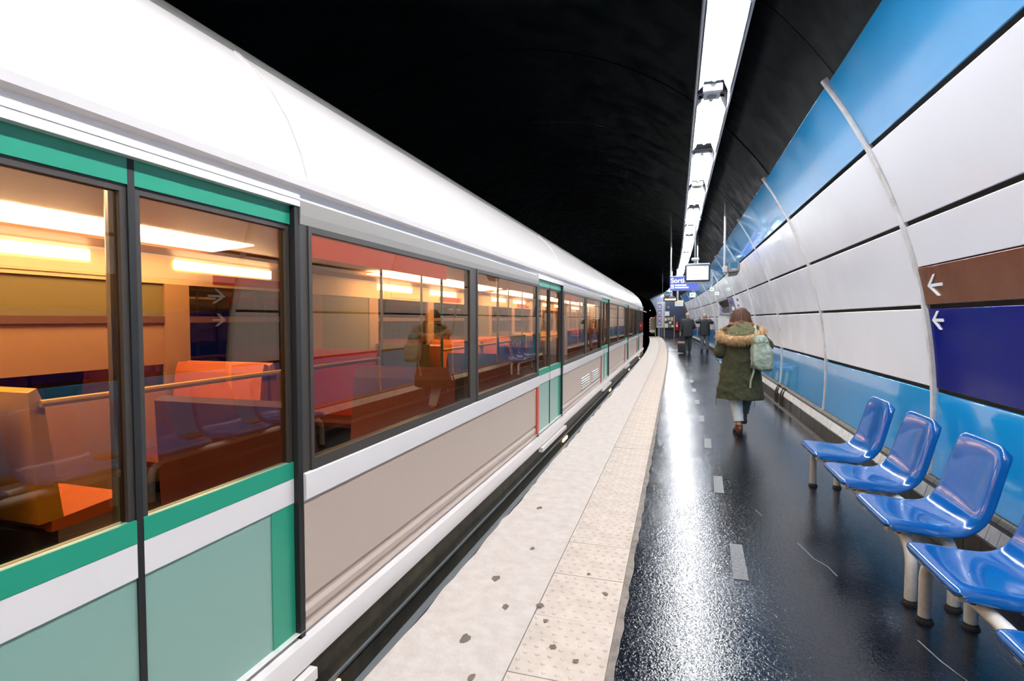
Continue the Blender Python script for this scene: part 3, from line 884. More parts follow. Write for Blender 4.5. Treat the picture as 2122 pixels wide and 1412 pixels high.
for k, (a, b) in enumerate(segs):
    if b - a < 2: continue
    ya, yb = a - 1.1, b - 1.72
    if k >= 2: ya, yb = a - 0.55, b + 0.1
    xz([(-3.45, 2.125), (-3.90, 2.09), (-3.90, 2.10), (-3.45, 2.134)], ya, yb, 'glow_panel', 'cabin_glow')
    xz([(-2.30, 2.118), (-2.42, 2.118), (-2.42, 2.134), (-2.30, 2.134)], ya, yb, 'glow_panel', 'cabin_glow')
    MB().box(XF + .051, XF + .062, a + 0.10, a + 1.15, 1.93, 2.01).build('glow_panel', 'cabin_glow', train)  # glowing strips added for the lamps' reflection in the far glass
    MB().box(XF + .051, XF + .062, b - 1.9, b - 0.75, 1.93, 2.01).build('glow_panel', 'cabin_glow', train)
    # red strip over the window, its glow added, and poster boards on the far wall
    MB().box(XS - .085, XS - .076, a + 0.15, a + 1.55, 1.76, 1.85).build('red_strip', 'red_strip_glow', train)
    MB().box(XF + .052, XF + .06, a + 0.5, a + 1.5, 1.83, 1.91).build('advert_strip', 'ad_cream', train)
    MB().box(XF + .052, XF + .06, b - 1.5, b - 0.5, 1.83, 1.91).build('advert_strip', 'seat_red', train)
# seats in facing rows, with grab rails and standing poles
def car_seat(x0, x1, y, face, up, pan):
    su = thing_part('seat_unit', (x0, y, 0.05))
    f = face
    MB().loft([[(x0, y + f * a, z) for a, z in ((0.0, 0.42), (0.42, 0.45), (0.46, 0.42), (0.44, 0.37), (0.0, 0.36))], [(x1, y + f * a, z) for a, z in ((0.0, 0.42), (0.42, 0.45), (0.46, 0.42), (0.44, 0.37), (0.0, 0.36))]]).build('cushion', pan, su)
    MB().loft([[(x0, y + f * a, z) for a, z in ((0.06, 0.42), (-0.02, 1.06), (-0.05, 1.14), (-0.09, 1.12), (-0.06, 0.42))], [(x1, y + f * a, z) for a, z in ((0.06, 0.42), (-0.02, 1.06), (-0.05, 1.14), (-0.09, 1.12), (-0.06, 0.42))]]).build('backrest', up, su)
    MB().box(x0 + .05, x1 - .05, y - .06, y + .06, 0.05, 0.37).build('pedestal', 'cabin_dark', su)
def thing_part(name, loc):
    o = bpy.data.objects.new(name, None); COL.objects.link(o)
    o.parent = train
    w = origin_of(train)
    o.location = (loc[0] - w[0], loc[1] - w[1], loc[2] - w[2]); o.empty_display_size = 0.1
    return o
for k, (a, b) in enumerate(segs):
    if b - a < 2: continue
    c = (a + b) / 2
    cols = [('seat_yellow', 'seat_orange'), ('seat_red', 'seat_brown'), ('seat_orange', 'seat_brown')][k % 3] if k != 1 else ('seat_red', 'seat_brown')
    for yy, f in ((a + 0.25, 1), (c - 0.1, -1), (c + 0.1, 1), (b - 0.25, -1)):
        cc = cols if k != 1 or yy > c + .5 else (('seat_yellow', 'seat_orange') if yy < c - .5 else ('seat_orange', 'seat_brown'))
        car_seat(XF + .1, XF + 1.0, yy, f, cc[0], cc[1])
        car_seat(XS - .95, XS - .12, yy, f, 'seat_brown', 'cabin_dark')
    # yellow grab rail along the seat tops of the far row
    MB().tube([(XF + 1.02, a + 0.2, 1.06), (XF + 1.02, b - 0.2, 1.06)], 0.02, 8).build('grab_rail', 'seat_yellow', train)
for d in DOORS:
    for dy, x in ((-0.5, XS - .85), (0.55, XS - .85), (0.0, -2.78), (-0.5, XF + .85), (0.55, XF + .85)):
        MB().tube([(x, d + dy, 0.05), (x, d + dy, 2.135)], 0.017, 8).build('pole', 'steel' if x != -2.78 else 'teal', train)
    MB().box(XF + .06, XF + 0.9, d + HW + 0.02, d + HW + 0.05, 0.05, 1.15).build('windscreen', 'cabin_olive', train)
    MB().box(XF + .06, XF + 0.9, d - HW - 0.05, d - HW - 0.02, 0.05, 1.15).build('windscreen', 'seat_orange', train)
# ventilation louvres low on the side, between the second and third doors
for z in (0.43, 0.47, 0.51, 0.55, 0.59):
    for a in (8.2, 9.3):
        MB().add([(XS, a, z), (XS, a + .8, z), (XS + .012, a + .8, z - .012), (XS + .012, a, z - .012), (XS, a, z - .025), (XS, a + .8, z - .025)], [(0, 1, 2, 3), (3, 2, 5, 4), (0, 3, 4), (1, 5, 2)]).build('louvre', 'train_head', train)

# ------------------------------------------------------------------ benches
def seat_shell(parent, ymid):
    prof = [(0.022, 0.378), (0.002, 0.414), (0.010, 0.437), (0.05, 0.445), (0.14, 0.440), (0.24, 0.431), (0.31, 0.430), (0.365, 0.445), (0.405, 0.485), (0.430, 0.545), (0.450, 0.62), (0.470, 0.70), (0.492, 0.775), (0.512, 0.83), (0.530, 0.858), (0.545, 0.862)]
    n = len(prof)
    def wid(i):
        t = i / (n - 1)
        w = 0.258
        if t > 0.5: w = 0.258 - 0.038 * ((t - 0.5) / 0.5) ** 1.4
        if i == 0: w -= 0.012
        if i >= n - 2: w -= 0.03 * (i - n + 3) / 2
        return w
    vs = [-1.0, -0.99, -0.955, -0.90, -0.7, -0.4, 0, 0.4, 0.7, 0.90, 0.955, 0.99, 1.0]
    def pt(i, v, inner):
        x, z = prof[i]
        a = prof[max(0, i - 1)]; b = prof[min(n - 1, i + 1)]
        tx, tz = b[0] - a[0], b[1] - a[1]; l = sqrt(tx * tx + tz * tz); tx /= l; tz /= l
        nx, nz = -tz, tx                      # towards the sitter
        dish = 0.0
        if 2 <= i: 
            k = min(1.0, (i - 2) / 4.0) * (1.0 if i < n - 4 else max(0.0, (n - 1 - i) / 4.0))
            dish = -0.020 * k * (1 - v * v)
        rim = 0.0
        av = abs(v)
        if av > 0.93: rim = -0.050 * ((av - 0.93) / 0.07) ** 1.3
        off = dish + rim - (0.0 if inner else 0.009)
        w = wid(i)
        if not inner and av > 0.95: w -= 0.006
        return (1.06 + x + nx * off, ymid + v * w, z + nz * off)
    mb = MB()
    rings = []
    for i in range(n):
        rings.append([pt(i, v, True) for v in vs] + [pt(i, v, False) for v in reversed(vs)])
    mb.loft(rings)
    o = mb.build('seat', 'seat_blue', parent, smooth=True, angle=70)
    m = o.modifiers.new('sub', 'SUBSURF'); m.levels = 1; m.render_levels = 1
    return o

def bench(ys, leg_ys, label, copy_from=None):
    root = thing('platform_bench', (1.30, sum(ys) / len(ys), 0.0), label, 'bench', 'blue shell benches along the wall')
    l0, l1 = leg_ys
    for x in (1.20, 1.39):
        pts = []
        zt = 0.335; R_ = 0.13
        def arc(yc, sg):
            return [(x, yc + sg * R_ * (1 - sin(a)), zt - R_ * (1 - cos(a))) for a in [0.0]]
        path = [(x, l0, 0.0), (x, l0, zt - R_)]
        for k in range(1, 7):
            a = pi / 2 * k / 6
            path.append((x, l0 + R_ * (1 - cos(a)), zt - R_ + R_ * sin(a)))
        for k in range(0, 7):
            a = pi / 2 * k / 6
            path.append((x, l1 - R_ * (1 - sin(a)) + 0.0, zt - R_ + R_ * cos(a)))
        path.append((x, l1, 0.0))
        MB().tube(path, 0.028, 14).build('frame_tube', 'white_paint', root, smooth=True, angle=60)
        for yl in leg_ys:
            MB().lathe([(0.040, 0.0), (0.037, 0.010), (0.031, 0.018), (0.0285, 0.026)], (x, yl, 0.0), 12).build('foot', 'dirt_black', root)
    for y in ys:
        seat_shell(root, y)
        for dy in (-0.17, 0.17):
            MB().box(1.10, 1.43, y + dy - 0.022, y + dy + 0.022, 0.362, 0.420).build('bracket', 'white_paint', root, bevel=0.003)
        for dy in (-0.17, 0.17):
            MB().lathe([(0.012, 0), (0.012, 0.008), (0.004, 0.012)], (1.16, y + dy, 0.352), 8).build('bolt', 'dark_grey', root)
    return root
SP = 0.755
bench([5.01, 5.01 - SP, 5.01 - 2 * SP], (3.27, 5.37), 'blue three seat bench nearer the walking woman, white tube legs')
bench([5.01 - 3 * SP, 5.01 - 4 * SP, 5.01 - 5 * SP], (1.0, 3.10), 'nearest blue shell bench, cut by the corner of the picture')
bench([15.4, 15.4 - SP, 15.4 - 2 * SP], (13.66, 15.76), 'blue bench farther along the wall, hidden behind the walking woman')

# ------------------------------------------------------------------ signs, screens and fittings
def text_mesh(body, size, name, m, parent, loc, th=0.004, font_bold=0.0):
    """lettering facing -y, its left bottom corner at loc"""
    cu = bpy.data.curves.new(name, 'FONT')
    cu.body = body; cu.size = size; cu.extrude = th; cu.offset = font_bold
    tmp = bpy.data.objects.new(name + '_tmp', cu); COL.objects.link(tmp)
    dg = bpy.context.evaluated_depsgraph_get()
    me = bpy.data.meshes.new_from_object(tmp.evaluated_get(dg))
    bpy.data.objects.remove(tmp); bpy.data.curves.remove(cu)
    me.materials.clear(); me.materials.append(M[m])
    me.transform(Matrix.Rotation(radians(90), 4, 'X'))
    o = bpy.data.objects.new(name, me); COL.objects.link(o)
    w = origin_of(parent)
    o.parent = parent; o.location = (loc[0] - w[0], loc[1] - w[1], loc[2] - w[2])
    return o

def vault_z(x): return ZC + sqrt((RW + 0.1) ** 2 - (x - XC) ** 2)

# information screen
r_ = thing('information_screen', (0.465, 13.05, 2.36), 'hanging platform information screen with a glowing white display', 'screen')
MB().box(0.19, 0.74, 13.0, 13.10, 2.36, 2.75).build('case', 'bezel', r_, bevel=0.02)
MB().box(0.185, 0.745, 13.03, 13.12, 2.335, 2.365).build('lower_tray', 'light_grey', r_, bevel=0.006)
MB().box(0.20, 0.73, 13.02, 13.12, 2.748, 2.775).build('top_cover', 'housing', r_, bevel=0.006)
dsp = MB().box(0.232, 0.698, 12.992, 13.0, 2.40, 2.712).build('display', 'screen', r_)
for k, (x0, x1, z) in enumerate(((0.30, 0.62, 2.47), (0.30, 0.60, 2.52), (0.30, 0.64, 2.57), (0.30, 0.58, 2.62))):
    MB().box(x0, x1, 12.989, 12.992, z, z + 0.006).build('display_line', 'screen_grey', dsp)
MB().box(0.60, 0.68, 12.988, 12.992, 2.685, 2.70).build('clock_field', 'bezel', dsp)
MB().tube([(0.41, 13.06, 2.775), (0.41, 13.06, 3.765)], 0.022, 10).build('pole', 'grey_metal', r_)
MB().box(0.18, 0.53, 13.02, 13.10, 3.762, 3.777).build('hanger_plate', 'housing', r_)
MB().tube([(0.41, 13.06, 2.775), (0.41, 13.06, 2.90)], 0.03, 10).build('collar', 'housing', r_)
r_ = thing('camera_unit', (0.40, 12.93, 2.84), 'small white horizontal camera tube above the information screen', 'camera')
MB().tube([(0.325, 12.96, 2.862), (0.34, 12.96, 2.862), (0.48, 12.96, 2.862), (0.495, 12.96, 2.862)], [0.022, 0.034, 0.034, 0.022], 14).build('tube_body', 'housing', r_, smooth=True)
MB().box(0.385, 0.435, 12.97, 13.045, 2.85, 2.875).build('bracket', 'light_grey', r_)
MB().tube([(0.455, 12.96, 2.88), (0.455, 12.96, 2.96)], 0.012, 8).build('aerial', 'housing', r_)

# driver's monitor hoods
def hood(x0, x1, y, z0, z1, pole_x, label, pole_top):
    r = thing('monitor_hood', ((x0 + x1) / 2, y, z0), label, 'monitor', 'hooded monitors on poles')
    w, h = x1 - x0, z1 - z0
    c = 0.2 * w
    def outline(s_, yy, dz):
        cx, cz = (x0 + x1) / 2, z0 + h * 0.62
        pts = [(x0, z0 + h * .28), (x0 + c * .4, z0 + h * .18), (x1 - c * .6, z0 + h * .22), (x1, z0 + h * .34), (x1, z1 - c), (x1 - c, z1), (x0 + c, z1), (x0, z1 - c)]
        return [(cx + (a - cx) * s_, yy, cz + (b - cz) * s_ + dz) for a, b in pts]
    MB().loft([outline(1, y, 0), outline(1.0, y + 0.12, -.01), outline(0.86, y + 0.34, -0.02)]).build('hood_shell', 'dark_grey', r, bevel=0.004)
    MB().loft([outline(0.92, y - 0.012, 0), outline(0.92, y + 0.01, 0)]).build('hood_rim', 'grey_metal', r)
    MB().loft([[(a, y - 0.018, b) for a, b in ((x0 + .2 * w, z0 + .48 * h), (x1 - .2 * w, z0 + .48 * h), (x1 - .2 * w, z1 - .12 * h), (x0 + .2 * w, z1 - .12 * h))], [(a, y - 0.012, b) for a, b in ((x0 + .2 * w, z0 + .48 * h), (x1 - .2 * w, z0 + .48 * h), (x1 - .2 * w, z1 - .12 * h), (x0 + .2 * w, z1 - .12 * h))]]).build('glass', 'hood_glass', r)
    MB().box(x0 + .3 * w, x1 - .3 * w, y - 0.016, y - 0.01, z0 + .36 * h, z0 + .43 * h).build('plate', 'light_grey', r)
    MB().loft([[(x0 + .05 * w, y + 0.01, z0 + .26 * h), (x1 - .05 * w, y + .01, z0 + .28 * h), (x1 - .2 * w, y + .05, z0), (x0 + .08 * w, y + .05, z0 - .02)], [(x0 + .05 * w, y + 0.3, z0 + .26 * h), (x1 - .05 * w, y + .3, z0 + .28 * h), (x1 - .2 * w, y + .25, z0), (x0 + .08 * w, y + .25, z0 - .02)]]).build('tray', 'grey_metal', r)
    MB().tube([(pole_x, y + .1, z0 + 0.02), (pole_x, y + .1, pole_top)], 0.021, 10).build('pole', 'light_grey', r)
    xe = x0 if pole_x < x0 else x1
    MB().box(min(pole_x, xe) - .03, max(pole_x, xe) + .025, y + .06, y + .14, z0 + .06, z0 + .30 * h + .1).build('clamp', 'light_grey', r, bevel=0.005)
    return r
hood(0.935, 1.15, 11.0, 2.34, 2.61, 0.885, 'grey hooded monitor on a pole in front of the blue panels', vault_z(0.885))
hood(-0.53, -0.24, 26.0, 2.53, 2.80, -0.18, 'small hooded monitor far off above the amber departure sign', 3.9)

# exit sign with lettering
r_ = thing('exit_sign', (0.23, 17.0, 2.36), 'blue illuminated exit sign hanging behind the information screen', 'sign')
MB().box(-0.18, 0.64, 17.0, 17.14, 2.36, 2.80).build('case', 'housing', r_, bevel=0.01)
face = MB().box(-0.17, 0.63, 16.99, 17.0, 2.375, 2.785).build('face', 'sign_blue', r_)
text_mesh('Sortie', 0.20, 'lettering', 'sign_white', face, (-0.155, 16.985, 2.60), font_bold=0.004)
MB().box(-0.15, -0.06, 16.982, 16.99, 2.425, 2.55).build('icon_frame', 'sign_white', face)
MB().box(-0.135, -0.075, 16.979, 16.982, 2.44, 2.535).build('icon_field', 'sign_blue', face)
MB().box(-0.12, -0.09, 16.976, 16.979, 2.455, 2.52).build('icon_mark', 'sign_white', face)
for x0, x1, z0, z1 in ((-0.03, 0.30, 2.505, 2.545), (-0.03, 0.36, 2.435, 2.475)):
    MB().box(x0, x1, 16.983, 16.99, z0, z1).build('text_line', 'sign_white', face)
for x in (-0.155, 0.61):
    MB().tube([(x, 17.07, 2.80), (x, 17.07, vault_z(x))], 0.022, 8).build('pole', 'light_grey', r_)

# amber departure sign and its loop, white panel, green exit boxes
r_ = thing('departure_sign', (-0.25, 26.0, 2.33), 'narrow black departure sign with a glowing amber row', 'sign')
MB().box(-0.55, 0.06, 26.0, 26.12, 2.33, 2.51).build('case', 'black', r_, bevel=0.01)
MB().box(-0.49, 0.0, 25.99, 26.0, 2.38, 2.455).build('amber_row', 'led_amber', r_)
MB().tube([(0.035, 26.06, 2.51), (0.035, 26.06, vault_z(0.22))], 0.02, 8).build('pole', 'grey_metal', r_)
MB().tube([(-0.33, 26.05, 2.33), (-0.33, 26.05, 2.12)], 0.008, 6).build('wire', 'grey_metal', r_)
MB().tube([(-0.33 + 0.045 * sin(a), 26.05, 2.075 - 0.045 * cos(a)) for a in [pi * 1.8 * k / 12 + pi for k in range(13)]], 0.010, 6).build('hook', 'light_grey', r_)
r_ = thing('spot_lamp', (-0.62, 26.0, 2.52), 'small bright lamp beside the far hooded monitor', 'lamp')
MB().loft([[(-0.66, 26.0, 2.53), (-0.55, 26.0, 2.57), (-0.56, 26.0, 2.66), (-0.64, 26.0, 2.60)], [(-0.66, 26.1, 2.53), (-0.55, 26.1, 2.57), (-0.56, 26.1, 2.66), (-0.64, 26.1, 2.60)]]).build('lens', 'lamp_white', r_)
MB().box(-0.64, -0.545, 26.1, 26.16, 2.53, 2.64).build('case', 'dark_grey', r_)
MB().tube([(-0.6, 26.14, 2.62), (-0.6, 26.14, 4.2)], 0.012, 6).build('hanger', 'dark_grey', r_)
r_ = thing('white_sign', (0.16, 30.0, 2.19), 'white hanging box sign with pale yellow lettering marks', 'sign')
MB().box(-0.05, 0.38, 30.0, 30.12, 2.19, 2.50).build('case', 'housing', r_, bevel=0.01)
for k in range(4):
    MB().box(0.02 + .06 * k, 0.065 + .06 * k, 29.992, 30.0, 2.32, 2.43).build('yellow_mark', 'yellow_ink', r_)
MB().tube([(0.10, 30.06, 2.5), (0.10, 30.06, 3.765)], 0.03, 8).build('pole', 'light_grey', r_)
MB().box(-0.02, 0.35, 30.02, 30.10, 3.762, 3.777).build('hanger_plate', 'housing', r_)
def exit_box(x0, x1, y, z0, z1, label, top):
    r = thing('exit_box', ((x0 + x1) / 2, y, z0), label, 'sign', 'small green lit exit boxes')
    MB().box(x0, x1, y, y + 0.08, z0, z1).build('case', 'light_grey', r, bevel=0.006)
    f = MB().box(x0 + .015, x1 - .015, y - .008, y, z0 + .015, z1 - .015).build('face', 'sign_green', r)
    xm = (x0 + x1) / 2
    MB().loft([[(xm - .07, q, (z0 + z1) / 2), (xm - .02, q, z0 + .045), (xm - .02, q, z1 - .045)] for q in (y - .012, y - .008)]).build('arrow', 'sign_green_dark', f)
    MB().box(xm - .02, xm + .05, y - .012, y - .008, (z0 + z1) / 2 - .012, (z0 + z1) / 2 + .012).build('arrow_shaft', 'sign_green_dark', f)
    MB().tube([(xm, y + .04, z1), (xm, y + .04, top)], 0.010, 6).build('hanger', 'light_grey', r)
exit_box(0.55, 0.80, 24.0, 2.42, 2.63, 'green lit exit box hanging alone in mid platform', 3.9)
exit_box(1.09, 1.24, 19.4, 2.44, 2.58, 'upper green exit box beside the passage', 3.6)
exit_box(1.25, 1.40, 19.4, 2.31, 2.43, 'lower green exit box nearest the wall', 3.45)

# posters
def wall_poster(s0, s1, mname, label, blocks):
    c = W((s0 + s1) / 2, (PHI[2] + PHI[3]) / 2, -0.01)
    r = thing('wall_poster', c, label, 'poster')
    def slab_(a, b, p0, p1, d0, d1):
        mb = MB()
        ph = [p0 + (p1 - p0) * k / 4 for k in range(5)]
        mb.loft([[W(q, p, d0) for p in ph] + [W(q, p, d1) for p in reversed(ph)] for q in (a, b)])
        return mb
    lo, hi = PHI[2] + 0.004, PHI[3] - 0.006
    slab_(s0, s1, lo, hi, -0.016, -0.004).build('sheet', mname, r)
    for k, (a, b, u0, u1, mm) in enumerate(blocks):
        slab_(s0 + (s1 - s0) * a, s0 + (s1 - s0) * b, lo + (hi - lo) * u0, lo + (hi - lo) * u1, -0.019, -0.0162).build('printed_block', mm, r)
    return r
wall_poster(17.35, 18.9, 'poster_navy', 'dark navy poster on the wall beside the passage opening', [(.1, .9, .7, .9, 'violet'), (.15, .6, .3, .5, 'paper'), (.5, .9, .12, .22, 'lilac')])
wall_poster(15.75, 17.2, 'paper', 'pale grey poster beside the navy one', [(.2, .5, .72, .84, 'violet'), (.3, .6, .45, .55, 'violet'), (.2, .4, .2, .3, 'lilac')])
r_ = thing('jamb_poster', (1.9, PB - .05, 1.75), 'mauve poster on the far jamb of the passage', 'poster')
MB().box(1.64, 2.12, PB - .035, PB - .002, 1.68, 2.14).build('sheet', 'poster_mauve', r_)
MB().box(1.70, 2.0, PB - .039, PB - .035, 1.78, 1.9).build('printed_block', 'violet', r_)
MB().box(1.75, 1.95, PB - .039, PB - .035, 1.98, 2.06).build('printed_block', 'lilac', r_)

# far end: totem, barrier, notice board, extinguisher, tunnel lamps
r_ = thing('display_totem', (-1.2, 46.0, 0.0), 'tall grey display totem with four lilac squares', 'totem')
MB().box(-1.50, -0.92, 46.0, 46.3, 0.80, 2.93).build('cabinet', 'light_grey', r_, bevel=0.02)
for z in (2.36, 1.86, 1.40, 0.98):
    q = MB().box(-1.42, -1.12, 45.985, 46.0, z, z + 0.38).build('square', 'violet', r_)
    MB().box(-1.36, -1.29, 45.98, 45.985, z + .05, z + .30).build('glyph_stroke', 'lilac', q)
    MB().box(-1.25, -1.18, 45.98, 45.985, z + .05, z + .30).build('glyph_stroke', 'lilac', q)
    MB().box(-1.29, -1.25, 45.98, 45.985, z + .16, z + .24).build('glyph_stroke', 'lilac', q)
for x in (-1.16, -1.0):
    MB().box(x - .05, x + .05, 46.1, 46.2, 0.0, 0.8).build('leg', 'black', r_)
r_ = thing('end_barrier', (-1.65, 46.6, 0.0), 'red and white striped gate at the platform end', 'barrier')
MB().box(-2.02, -1.62, 46.58, 46.64, 0.62, 1.58).build('mesh_panel', 'mesh_tan', r_)
MB().box(-2.02, -1.62, 46.56, 46.62, 0.40, 0.62).build('lower_board', 'barrier_white', r_)
for k in range(10):
    MB().box(-2.10, -2.02, 46.56, 46.66, 0.45 + k * .12, 0.57 + k * .12).build('stripe', 'barrier_red' if k % 2 else 'barrier_white', r_)
for k in range(5):
    MB().box(-2.10 + k * .1, -2.0 + k * .1, 46.56, 46.66, 1.58, 1.68).build('stripe', 'barrier_red' if k % 2 == 0 else 'barrier_white', r_)
MB().box(-2.0, -1.60, 46.58, 46.64, 0.28, 0.36).build('foot_rail', 'dark_grey', r_)
MB().tube([(-1.60, 46.6, 0.0), (-1.60, 46.6, 1.80)], 0.05, 10).build('post', 'post_tan', r_)
r_ = thing('notice_board', (-0.5, 48.4, 0.0), 'notice board with pinned papers on the navy end wall', 'notice board')
MB().box(-0.92, -0.12, 48.36, 48.42, 0.72, 1.72).build('board', 'dark_grey', r_)
for x in (-0.93, -0.10):
    MB().box(x - .035, x + .035, 48.34, 48.42, 0.0, 1.84).build('post', 'post_tan', r_)
pp = [(-.9, -.62, .78, 1.14, 'paper'), (-.9, -.72, 1.36, 1.62, 'paper'), (-.66, -.44, 1.42, 1.66, 'paper_tan'), (-.4, -.2, 1.36, 1.68, 'paper_tan'), (-.56, -.34, 1.12, 1.3, 'paper'), (-.34, -.16, .82, 1.0, 'paper'), (-.58, -.4, .82, 1.04, 'mesh_tan')]
for x0, x1, z0, z1, mm in pp:
    MB().box(x0, x1, 48.35, 48.36, z0, z1).build('pinned_sheet', mm, r_)
r_ = thing('wall_notice', (-0.72, 48.57, 1.78), 'single white sheet on the navy wall above the notice board', 'notice')
MB().box(-0.90, -0.52, 48.565, 48.598, 1.80, 2.18).build('sheet', 'paper', r_)
r_ = thing('fire_extinguisher', (0.05, 48.38, 0.45), 'red fire extinguisher fixed beside the notice board', 'extinguisher')
MB().lathe([(0.10, 0.0), (0.145, 0.03), (0.15, 0.08), (0.15, 0.60), (0.12, 0.70), (0.05, 0.76)], (0.12, 48.40, 0.50), 18).build('cylinder', 'ext_red', r_, smooth=True)
MB().lathe([(0.04, 0.0), (0.045, 0.06), (0.03, 0.09)], (0.12, 48.40, 1.26), 10).build('valve', 'black', r_)
MB().tube([(0.16, 48.40, 1.30), (0.29, 48.38, 1.22), (0.30, 48.37, 0.95), (0.28, 48.36, 0.70)], 0.018, 8).build('hose', 'black', r_)
MB().box(0.05, 0.19, 48.235, 48.26, 0.85, 1.05).build('label_plate', 'paper', r_)
MB().box(.0, .24, 48.52, 48.585, 0.52, 1.25).build('wall_bracket', 'dark_grey', r_)
for nm, x, z in (('left', -3.15, 2.32), ('middle', -2.98, 2.26), ('right', -2.55, 2.42)):
    r_ = thing('tunnel_lamp', (x, 58.0, z), '%s of the three tiny white lamps inside the dark tunnel' % nm, 'lamp', 'tunnel lamps')
    MB().ell((x, 58.0, z), 0.035, 0.035, 0.035, 10, 7).build('bulb', 'lamp_white', r_)
    MB().box(x - .05, x + .05, 58.05, 58.2, z - .03, z + .06).build('fitting', 'dark_grey', r_)
    MB().tube([(x, 58.15, z), (x, 58.15, vault_z(x) - .3)], 0.015, 6).build('conduit', 'dark_grey', r_)

# ------------------------------------------------------------------ people
class Fig:
    """local frame: x right, y ahead, z up; placed with yaw"""
    def __init__(s, pos, yaw): s.p = Vector(pos); s.r = Matrix.Rotation(yaw, 3, 'Z')
    def __call__(s, p): return s.p + s.r @ Vector(p)
    def mp(s, mb): mb.v = [tuple(s(p)) for p in mb.v]; return mb

def capsule(mb, pts, rs, n=14):
    mb.tube(pts, rs, n)
    for p, r in zip(pts, rs): mb.ell(p, r, r, r, 12, 8)

def hand_mesh(mb, wrist, dirv, side, palm_n, curl=0.6):
    """palm, four unequal fingers and a thumb; dirv points along the fingers, palm_n out of the palm"""
    d = Vector(dirv).normalized(); nn = Vector(palm_n); nn = (nn - d * nn.dot(d)).normalized()
    sd = d.cross(nn) * side
    w = Vector(wrist)
    pc = w + d * 0.055
    rot = Matrix((sd, d, nn)).transposed()
    mb.ell(pc, 0.040, 0.052, 0.016, 12, 8, rot)
    for k, (o, L_) in enumerate(((0.030, 0.072), (0.010, 0.082), (-0.010, 0.076), (-0.029, 0.060))):
        b = w + d * 0.095 + sd * o
        pts = [b - d * 0.02, b]
        cur, ang = b, 0.0
        for seg in (0.45, 0.32, 0.23):
            ang += curl
            cur = cur + (d * cos(ang) + nn * sin(ang)) * (L_ * seg)
            pts.append(cur)
        capsule(mb, pts, [0.0092, 0.0092, 0.0085, 0.008, 0.0070], 8)
    b = w + d * 0.035 + sd * 0.034
    t1 = b + (sd * 0.6 + d * 0.7 + nn * 0.35).normalized() * 0.035
    t2 = t1 + (sd * 0.15 + d * 0.8 + nn * 0.6).normalized() * 0.03
    capsule(mb, [b - sd * .012, b, t1, t2], [0.013, 0.0125, 0.0105, 0.0088], 8)

def head_mesh(mb, c, f=Vector((0, 1, 0)), s_=1.0):
    c = Vector(c)
    q = Vector((0, 1, 0)).rotation_difference(f).to_matrix()
    def at(x, y, z): return c + q @ Vector((x * s_, y * s_, z * s_))
    mb.ell(at(0, -0.008, 0.025), 0.074 * s_, 0.093 * s_, 0.092 * s_, 20, 14, q)        # skull
    mb.ell(at(0, 0.022, -0.045), 0.058 * s_, 0.066 * s_, 0.068 * s_, 18, 12, q)        # jaw
    mb.ell(at(0, 0.070, -0.098), 0.022 * s_, 0.020 * s_, 0.016 * s_, 10, 7, q)         # chin
    mb.tube([at(0, 0.082, 0.018), at(0, 0.098, -0.012), at(0, 0.108, -0.030)], [0.009 * s_, 0.012 * s_, 0.015 * s_], 8)
    mb.ell(at(0, 0.096, -0.036), 0.017 * s_, 0.012 * s_, 0.009 * s_, 8, 6, q)
    for sx in (-1, 1):
        mb.ell(at(sx * 0.075, -0.005, -0.012), 0.010 * s_, 0.022 * s_, 0.033 * s_, 10, 7, q)   # ears
        mb.ell(at(sx * 0.031, 0.082, 0.026), 0.024 * s_, 0.012 * s_, 0.008 * s_, 8, 6, q)      # brow
        mb.ell(at(sx * 0.045, 0.064, -0.020), 0.020 * s_, 0.018 * s_, 0.018 * s_, 8, 6, q)     # cheek
    mb.ell(at(0, 0.088, -0.062), 0.024 * s_, 0.010 * s_, 0.006 * s_, 10, 6, q)
    mb.ell(at(0, 0.087, -0.072), 0.021 * s_, 0.010 * s_, 0.006 * s_, 10, 6, q)
    return at, q

